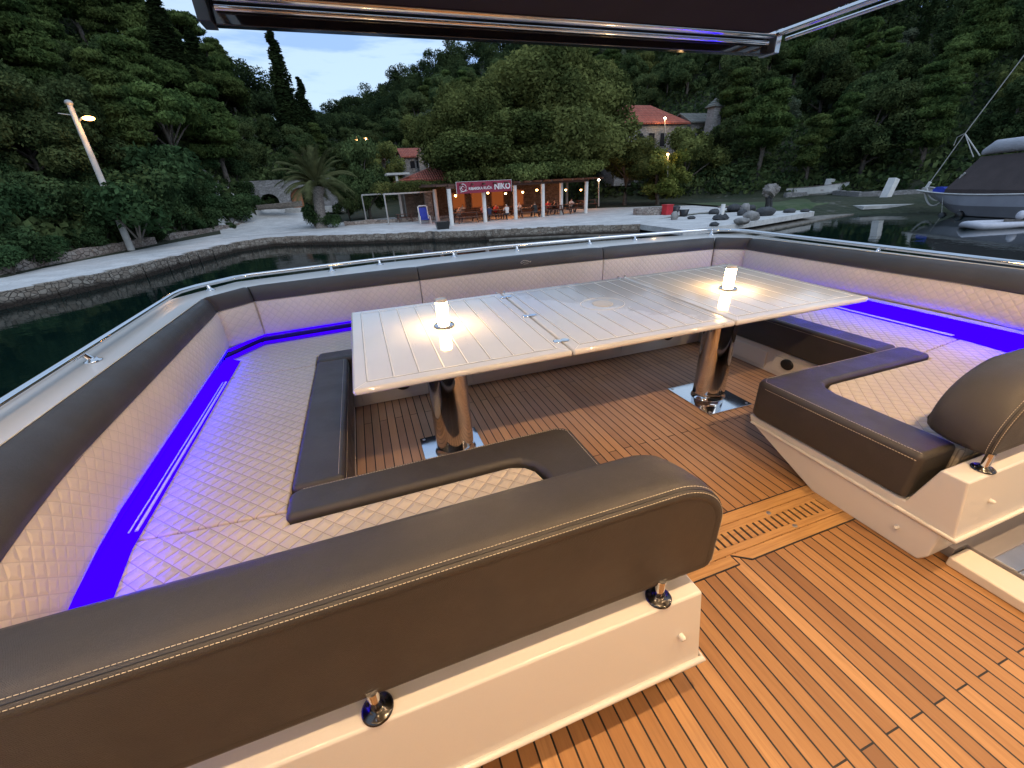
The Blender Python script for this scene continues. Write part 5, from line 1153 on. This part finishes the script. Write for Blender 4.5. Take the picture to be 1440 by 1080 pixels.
PP = [(8.6, 38.5, PI, 'grey', 0, 'person in grey seated at the far side of the first terrace table'), (10.9, 38.85, PI, 'pink', 2, 'person in pink top facing out at the second table'), (12.1, 38.85, PI, 'red', 0, 'person in red top facing out at the second table'), (12.6, 37.0, .15, 'white', 1, 'person in white shirt seen from behind at the second table'), (11.0, 37.1, 0., 'navy', 0, 'person in dark top seen from behind at the second table'),
      (14.4, 38.95, PI, 'white', 1, 'person in white top at the middle table'), (15.4, 37.2, .1, 'black', 2, 'person in black seen from behind at the middle table'), (17.6, 39.5, PI, 'red', 0, 'person in red top at the fourth table'), (18.3, 39.5, PI, 'black', 2, 'person in black beside the red top at the fourth table'), (9.9, 42.5, PI, 'white', 2, 'person in pale top by the lit window'), (20.2, 39.7, PI, 'white', 0, 'person in white top at the last table')]
for i, (x, y, rz, c_, hr, lab) in enumerate(PP):
    o = bpy.data.objects.new('person', person_mesh(i, sh[c_], pn, hairs[hr])); COL.objects.link(o); o.location = (x, y+(-.0 if rz > 1 else 0), GZ); o.rotation_euler.z = rz; tag(o, lab, 'person', 'diners on the terrace')
# things on the quay -------------------------------------------------------------
p = atz(598, 314, GZ); T = thing('lounge_chair', 'white plastic reclining chair with blue backrest on the quay', 'chair', (p.x, p.y, GZ)); x, y = p.x, p.y; MT['blue'] = plain('blue_mesh', (.02,.05,.42), .6)
MB().loft([[(x-.33, y+.2+.35*u, GZ+.35+.95*u), (x+.33, y+.2+.35*u, GZ+.35+.95*u), (x+.33, y+.24+.35*u, GZ+.35+.95*u), (x-.33, y+.24+.35*u, GZ+.35+.95*u)] for u in (0, .5, 1)], smooth=False).build('backrest', 'blue', T)
f = MB()
f.tube([(x-.40, y+.18, GZ+.3), (x-.40, y+.56, GZ+1.35), (x-.3, y+.6, GZ+1.43), (x+.3, y+.6, GZ+1.43), (x+.40, y+.56, GZ+1.35), (x+.40, y+.18, GZ+.3)], .055, 8); f.build('frame', 'white', T)
MB().box(x-.36, x+.36, y-.55, y+.2, GZ+.32, GZ+.38).build('seat', 'blue', T)
for s in (-1, 1):
    MB().tube([(x+s*.44, y+.35, GZ+.62), (x+s*.44, y-.45, GZ+.60)], .05, 8).build('armrest', 'white', T)
    for yy in (-.45, .3): MB().tube([(x+s*.44, y+yy, GZ+.6), (x+s*.46, y+yy*1.1, GZ)], .045, 8).build('leg', 'white', T)
p = atz(623, 322, GZ); T = thing('planter_tub', 'black rectangular tub standing at the quay edge', 'tub', (p.x, p.y, GZ)); MB().loft([[(p.x-a, p.y-b, z), (p.x+a, p.y-b, z), (p.x+a, p.y+b, z), (p.x-a, p.y+b, z)] for a, b, z in ((.42, .28, GZ), (.52, .36, GZ+.52), (.46, .30, GZ+.52), (.40, .26, GZ+.42))], smooth=False).build('body', 'black', T); MB().box(p.x-.44, p.x+.44, p.y-.29, p.y+.29, GZ+.38, GZ+.44).build('soil', 'ground', T)
a = atz(547, 316, GZ); b = at(530, 250, 40); T = thing('frame_pergola', 'bare galvanised pergola frame beside the palm bushes', 'pergola', (a.x+2, a.y+2, GZ)); zt_ = at(545, 273, a.y).z; c = at(612, 271, a.y+1.)
for (x, y) in ((a.x, a.y), (c.x-.2, a.y+1.), (a.x+2.2, a.y+4.5), (a.x-1.8, a.y+5), (c.x-.6, a.y+5)): MB().tube([(x, y, GZ), (x, y, zt_)], .07, 8).build('post', 'greymetal', T)
for (p0, p1) in (((a.x, a.y), (c.x-.2, a.y+1.)), ((a.x+2.2, a.y+4.5), (c.x-.6, a.y+5)), ((a.x, a.y), (a.x+2.2, a.y+4.5)), ((a.x-1.8, a.y+5), (a.x+2.2, a.y+4.5))): MB().beam((*p0, zt_), (*p1, zt_), .12, .12).build('beam', 'greymetal', T)
vp_ = [((a.x+g.uniform(-.4, 5.2), a.y+g.uniform(1.2, 4.6), zt_+g.uniform(.25, .7)), (1.0, .9, .40)) for i in range(22)]
C, N = blob_cloud(vp_, 700); me = leaf_mesh('vine', C, .13, 'olive', N, 1.4); o = bpy.data.objects.new('vine', me); COL.objects.link(o); tag(o, 'green vine canopy spread behind the metal frame pergola', 'vine')
a = at(603, 300, 44.6)

# right-hand shore: rocks, pots, boats ----------------------------------------
def rock(px, py, w_, h_, label, mat='rock', name='rock', cat='rock', seed=0, zz=-1.42, group=None):
    w_ *= .8; h_ *= .8; p = atz(px, py, zz); m = MB().ball((p.x, p.y, p.z+h_*.35), .5, 7, (w_, w_*.8, h_*1.1), seed=seed, amp=.14); o = m.build(name, mat); tag(o, label, cat, group); 
    for f in o.data.polygons: f.use_smooth = True
    return o
MT['darkrock'] = plain('dark_wet_rock', (.045,.047,.05), .7, .3, 3, bump=.03); MT['redp'] = plain('red_plastic', (.5,.02,.03), .5)
RL = [(948, 309, .7, .8, 'rough upright grey stone left of the black pots', 'rock'), (1004, 318, .75, .35, 'small dark flat stone nearest the slipway edge', 'darkrock'), (972, 308, .75, .3, 'flat black stone beside the red crate', 'darkrock'), (1043, 303, .95, .6, 'dark round boulder right of the white stub', 'darkrock'), (1055, 310, 1.4, .85, 'large grey boulder at the waterside end of the row', 'rock'), (1043, 314, 1.3, .45, 'low grey slab boulder below the large one', 'rock'), (1075, 303, 1.9, .8, 'widest dark grey boulder of the row', 'darkrock'), (1110, 299, 1.2, .4, 'low dark stone at the right end of the slipway', 'darkrock'), (1132, 298, .9, .3, 'flattest dark stone right of the row', 'darkrock'), (1055, 296, 1.1, .6, 'dark rock behind the pale boulder', 'darkrock'), (1047, 298, 1.0, .9, 'pale cracked boulder behind the others', 'rock'), (1004, 301, 1.1, .55, 'dark mound left of the white stub', 'darkrock'), (1032, 297, 1.5, .8, 'black tarpaulin-like mound at the back of the row', 'darkrock')]
for i, (px, py, w_, h_, lab, mt) in enumerate(RL): rock(px, py, w_, h_, lab, mt, seed=i)
p = atz(1013, 309, -1.42); T = thing('mooring_stub', 'white leaning mooring stub on a dark block', 'bollard', tuple(p)); MB().tube([p, p+Vector((.05, 0, 1.0))], [.2, .13], 10).build('stub', 'white', T); MB().ball((p.x, p.y, p.z+.1), .42, 6, (1.2, 1, .7), seed=3).build('block', 'darkrock', T)
p = atz(938, 302, GZ); T = thing('crate', 'red plastic crate on the quay beside the small tree', 'crate', tuple(p)); MB().box(p.x-.35, p.x+.3, p.y-.3, p.y+.3, p.z, p.z+.75).build('body', 'redp', T, bevel=.03); MB().box(p.x-.38, p.x+.33, p.y-.33, p.y+.33, p.z+.70, p.z+.78).build('rim', 'redp', T, bevel=.01)
p = atz(928, 301, GZ); T = thing('stone_planter', 'low round stone planter around the lit tree', 'planter', tuple(p)); MB().lathe([(1.5, 0), (1.5, .45), (1.25, .45), (1.2, .3), (0, .3)], (p.x-.3, p.y+.8, p.z), 24).build('ring', 'wall', T)
for k, (px, py, lab) in enumerate(((949, 300, 'round black pot right of the red crate'), (961, 304, 'black bucket with a pale lid on the slipway'))):
    p = atz(px, py, GZ); T = thing('pot', lab, 'pot', tuple(p)); MB().lathe([(.26, 0), (.38, .5), (.34, .5), (.26, .1)], tuple(p), 16).build('body', 'black', T); MB().lathe([(.37, .505), (.3, .56), (.0, .60)], tuple(p), 16).build('lid', 'black' if k == 0 else 'concrete', T)
# gnarled stump with white bark
p = atz(1079, 292, -1.35); T = thing('tree_stump', 'gnarled pale stump with dark legs above the slipway', 'stump', tuple(p)); MB().tube([p, p+Vector((-.1, 0, .6)), p+Vector((-.25, 0, 1.1))], [.2, .17, .25], 8).tube([p+Vector((.35, 0, 0)), p+Vector((.15, 0, .7))], [.16, .14], 8).build('root', 'darkrock', T); MB().ball((p.x, p.y, p.z+1.3), .62, 8, (1.25, .9, .85), seed=12, amp=.2).build('top', 'palebark', T)
MB().tube([atz(1060, 289, -1.2), at(1010, 291, 29)], .07, 6).build('spar', 'wood2'); tag(bpy.data.objects['spar'], 'long thin spar lying over the rocks', 'spar')
p = atz(1145, 277, -1.3); T = boat('dinghy', 'white rowing dinghy pulled up on the grass', (p.x, p.y, -1.32), -.95, 5.4, 2.0, 1.25, 'white')
for (px, pyb, pyt, lean, lab) in ((1160, 276, 252, .35, 'short leaning white pillar behind the dinghy'), (1243, 281, 252, .75, 'taller leaning white pillar at the water on the right'), (1202, 270, 258, .1, 'smallest white post on the right shore wall')):
    p = atz(px, pyb, -1.3); p = at(px, pyb, min(p.y, 34)) if px < 1230 else p; t = at(px+4, pyt, p.y); T = thing('pillar', lab, 'pillar', tuple(p), 'white pillars on the right shore'); w_ = .3 if px != 1202 else .15
    MB().prism([(-w_, -w_), (w_, -w_), (w_, w_), (-w_, w_)], 0, (t-p).length+.1, Matrix.Translation(p-Vector((0, 0, .1)))@Matrix.Rotation(lean*.35, 4, 'Y')).build('shaft', 'white', T, bevel=.03); MB().box(p.x-w_*1.4, p.x+w_*1.4, p.y-w_*1.4, p.y+w_*1.4, p.z-.15, p.z+.12).build('footing', 'concrete', T)
a, b = at(1150, 281, 34), atz(1255, 283, -1.3)
low_wall([(a.x-3, a.y+1.5), (a.x+2, a.y+.5), (b.x+2, b.y+4), (b.x+12, b.y-2), (b.x+24, b.y-14)], 1.0, .5, 'stone_wall', 'rough grey stone wall along the right shore behind the grass', mat='house', zf=lambda x, y: -1.7)
a = atz(1215, 290, -1.5); MB().prism([(a.x, a.y), (a.x+7, a.y-2.5), (a.x+7.5, a.y-1), (a.x+.5, a.y+1.2)], -1.75, -1.5).build('pier', 'concrete'); tag(bpy.data.objects['pier'], 'narrow pale concrete pier by the taller leaning pillar', 'pier')
# covered sailing boat at the right edge
z0 = -2.05
A = at(1290, 268, 23.2); d = Vector((-.19, -.98, 0)).normalized(); sd = Vector((.98, -.19, 0)).normalized()
def onp(px, py, k=0.):      # point on the upright plane through the bow along the hull, k metres towards the viewer
    r = Vector(ray(px, py)); e = Vector(EYE); q = A-sd*k; return e+r*((q-e).dot(sd)/r.dot(sd))
Tb = thing('sailing_boat', 'moored grey sailing boat with brown cover at the right edge', 'boat', (A.x, A.y-4, z0))
xb, yb, ztop = A.x, A.y, A.z; m = MB(); rings = []; Lb = 10.5; nb = 20
for i in range(nb+1):
    u = i/nb; w = 1.6*(1-(1-min(1, u/.5))**2.); w = max(.03, w); o = Vector((xb, yb, 0))+d*(u*Lb); sh_ = ztop-.16*math.sin(PI*min(1, u*1.1)); rk = (1-min(1, u*1.6))**1.5*2.6
    kz = z0-.4+1.25*(1-min(1, u*2.2))**2
    rings.append([tuple(o-sd*w+Vector((0, 0, sh_))), tuple(o+d*rk*.45-sd*w*.97+Vector((0, 0, sh_*.62+kz*.38))), tuple(o+d*rk*.8-sd*w*.7+Vector((0, 0, sh_*.25+kz*.75))), tuple(o+d*rk+Vector((0, 0, kz))), tuple(o+d*rk*.8+sd*w*.7+Vector((0, 0, sh_*.25+kz*.75))), tuple(o+d*rk*.45+sd*w*.97+Vector((0, 0, sh_*.62+kz*.38))), tuple(o+sd*w+Vector((0, 0, sh_)))])
MT['greyhull'] = plain('grey_hull_paint', (.33,.34,.38), .35, .08, 1); m.loft(rings, smooth=False); m.build('hull', 'greyhull', Tb)
MB().tube([tuple(Vector(r_[0])-sd*.02+Vector((0, 0, .03))) for r_ in rings], .05, 6).build('rubbing_strake', 'white', Tb)
MT['cover'] = plain('brown_canvas', (.062,.045,.042), .85, .12, 1.5, bump=.02); MT['sailbag'] = plain('pale_sail_cover', (.42,.42,.45), .8, .08, 1.2, bump=.05)
u0 = (onp(1350, 268)-A).dot(d)/Lb; zt0 = onp(1372, 221).z; zt1 = onp(1440, 214).z; ut = (onp(1376, 221)-A).dot(d)/Lb; print('cover', u0, ut, zt0, zt1, ztop); cv = []
for i in range(14):
    u = u0+i/13*(.97-u0); w = 1.6*(1-(1-min(1, u/.5))**2.)+.03; o = Vector((xb, yb, 0))+d*(u*Lb); f_ = min(1, max(0, (u-u0)/(ut-u0))); zz = ztop+.1+(zt0-ztop-.1)*f_ if f_ < 1 else zt0+(zt1-zt0)*(u-ut)/.25
    cv.append([tuple(o-sd*w+Vector((0, 0, ztop-.1))), tuple(o-sd*w*.98+Vector((0, 0, ztop+.18))), tuple(o-sd*.10+Vector((0, 0, zz))), tuple(o+sd*.10+Vector((0, 0, zz))), tuple(o+sd*w*.98+Vector((0, 0, ztop+.18))), tuple(o+sd*w+Vector((0, 0, ztop-.1)))])
MB().loft(cv, smooth=False).build('cover', 'cover', Tb)
sb_ = []
for i in range(12):
    u = ut+.015+i/11*.6; o = Vector((xb, yb, 0))+d*(u*Lb); r_ = .42*min(1, .25+(u-ut)*11); zc = zt0+.1+r_+(zt1-zt0)*(u-ut)/.25; sb_.append([tuple(o+sd*r_*.7*math.cos(2*PI*k/12)+Vector((0, 0, zc+r_*math.sin(2*PI*k/12)))) for k in range(12)])
MB().loft(sb_).build('sail_bag', 'sailbag', Tb)
bow = onp(1301, 266); j = onp(1357, 188); MT['rope'] = plain('pale_rope', (.5,.48,.44), .8, .1, 20); fs_ = onp(1440, 78)
MB().tube([bow, bow.lerp(j, .14)], .10, 8).build('furling_drum', 'white', Tb)
MB().tube([bow, j, j+(fs_-j)*3], .028, 6).build('forestay', 'rope', Tb)
MB().tube([j, onp(1378, 219)], .035, 6).build('bridle', 'rope', Tb); MB().tube([j, onp(1364, 208, .1), onp(1369, 221)], .03, 6).build('bridle', 'rope', Tb)
MB().tube([j+Vector((0, .05, 0)), onp(1346, 193), onp(1341, 205)], .02, 6).build('bridle', 'rope', Tb)
def sag(p, q, s, n=12): return [p.lerp(q, i/n)-Vector((0, 0, s*4*(i/n)*(1-i/n)**.8)) for i in range(n+1)]
for k, (a_, b_, s_) in enumerate((((1300, 268), (1353, 246), 1.35), ((1303, 264), (1352, 252), 1.0), ((1338, 262), (1357, 243), .1))): MB().tube(sag(onp(*a_, .4+.1*k), onp(*b_, .9), s_), .06, 6).build('rope', 'rope', Tb)
q = onp(1306, 266, .3); MB().tube([q+d*(.5*math.cos(2*PI*i/16))+Vector((0, 0, .14*math.sin(2*PI*i/16))) for i in range(16)], .045, 6, closed=True).build('rope', 'rope', Tb)
q = onp(1322, 270, .5); MB().loft([[tuple(q+d*a_*s+sd*b_+Vector((0, 0, c_))) for a_, b_, c_ in ((-.5, -.2, z), (.5, -.2, z), (.5, .25, z), (-.5, .25, z))] for s, z in ((.5, -.35), (.8, -.1), (.9, .2), (.5, .35))], smooth=False).build('anchor_bag', 'blue', Tb, bevel=.05)
for (px, py, s) in ((1324, 305, .26), (1349, 303, .25)):
    q = onp(px, py, 1.3); f = MB().ball(q, s, 8, (1, 1, 1.25)).build('fender', 'black', Tb); MB().tube([q, onp(px+2, 272, 1.2)], .02, 5).build('fender_line', 'rope', f)
# inflatable tender with outboard
p = atz(1385, 316, z0+.12); T = thing('inflatable_boat', 'white inflatable tender floating behind the rail at the right', 'boat', (p.x, p.y, z0)); 
dx = Vector((1, -.25, 0)).normalized(); dy = Vector((.25, 1, 0)).normalized(); o = Vector((p.x-1.6, p.y, z0+.16)); MT['pvc'] = plain('pale_pvc', (.50,.50,.54), .5, .06)
MB().tube([o+dx*3.2-dy*.62, o+dx*1.2-dy*.62, o+dx*.3-dy*.5, o-dx*.1+Vector((0, 0, .1)), o+dx*.3+dy*.5, o+dx*1.2+dy*.62, o+dx*3.2+dy*.62], [.14, .2, .2, .19, .2, .2, .14], 12).build('tube', 'pvc', T)
MB().prism([tuple((o+dx*a_+dy*b_).xy) for a_, b_ in ((.3, -.45), (2.9, -.5), (2.9, .5), (.3, .45))], z0+.05, z0+.12).build('floor', 'greyhull', T)
MB().beam(o+dx*2.85-dy*.5, o+dx*2.85+dy*.5, .06, .42).build('transom', 'wood2', T)
q = o+dx*3.1+Vector((0, 0, .42)); ou = MB().ball(q, .26, 8, (1, .75, 1.)).build('outboard', 'pvc', T); MB().tube([q-Vector((0, 0, .2)), q-Vector((0, 0, .75))], [.09, .06], 8).build('shaft', 'darkrock', ou)
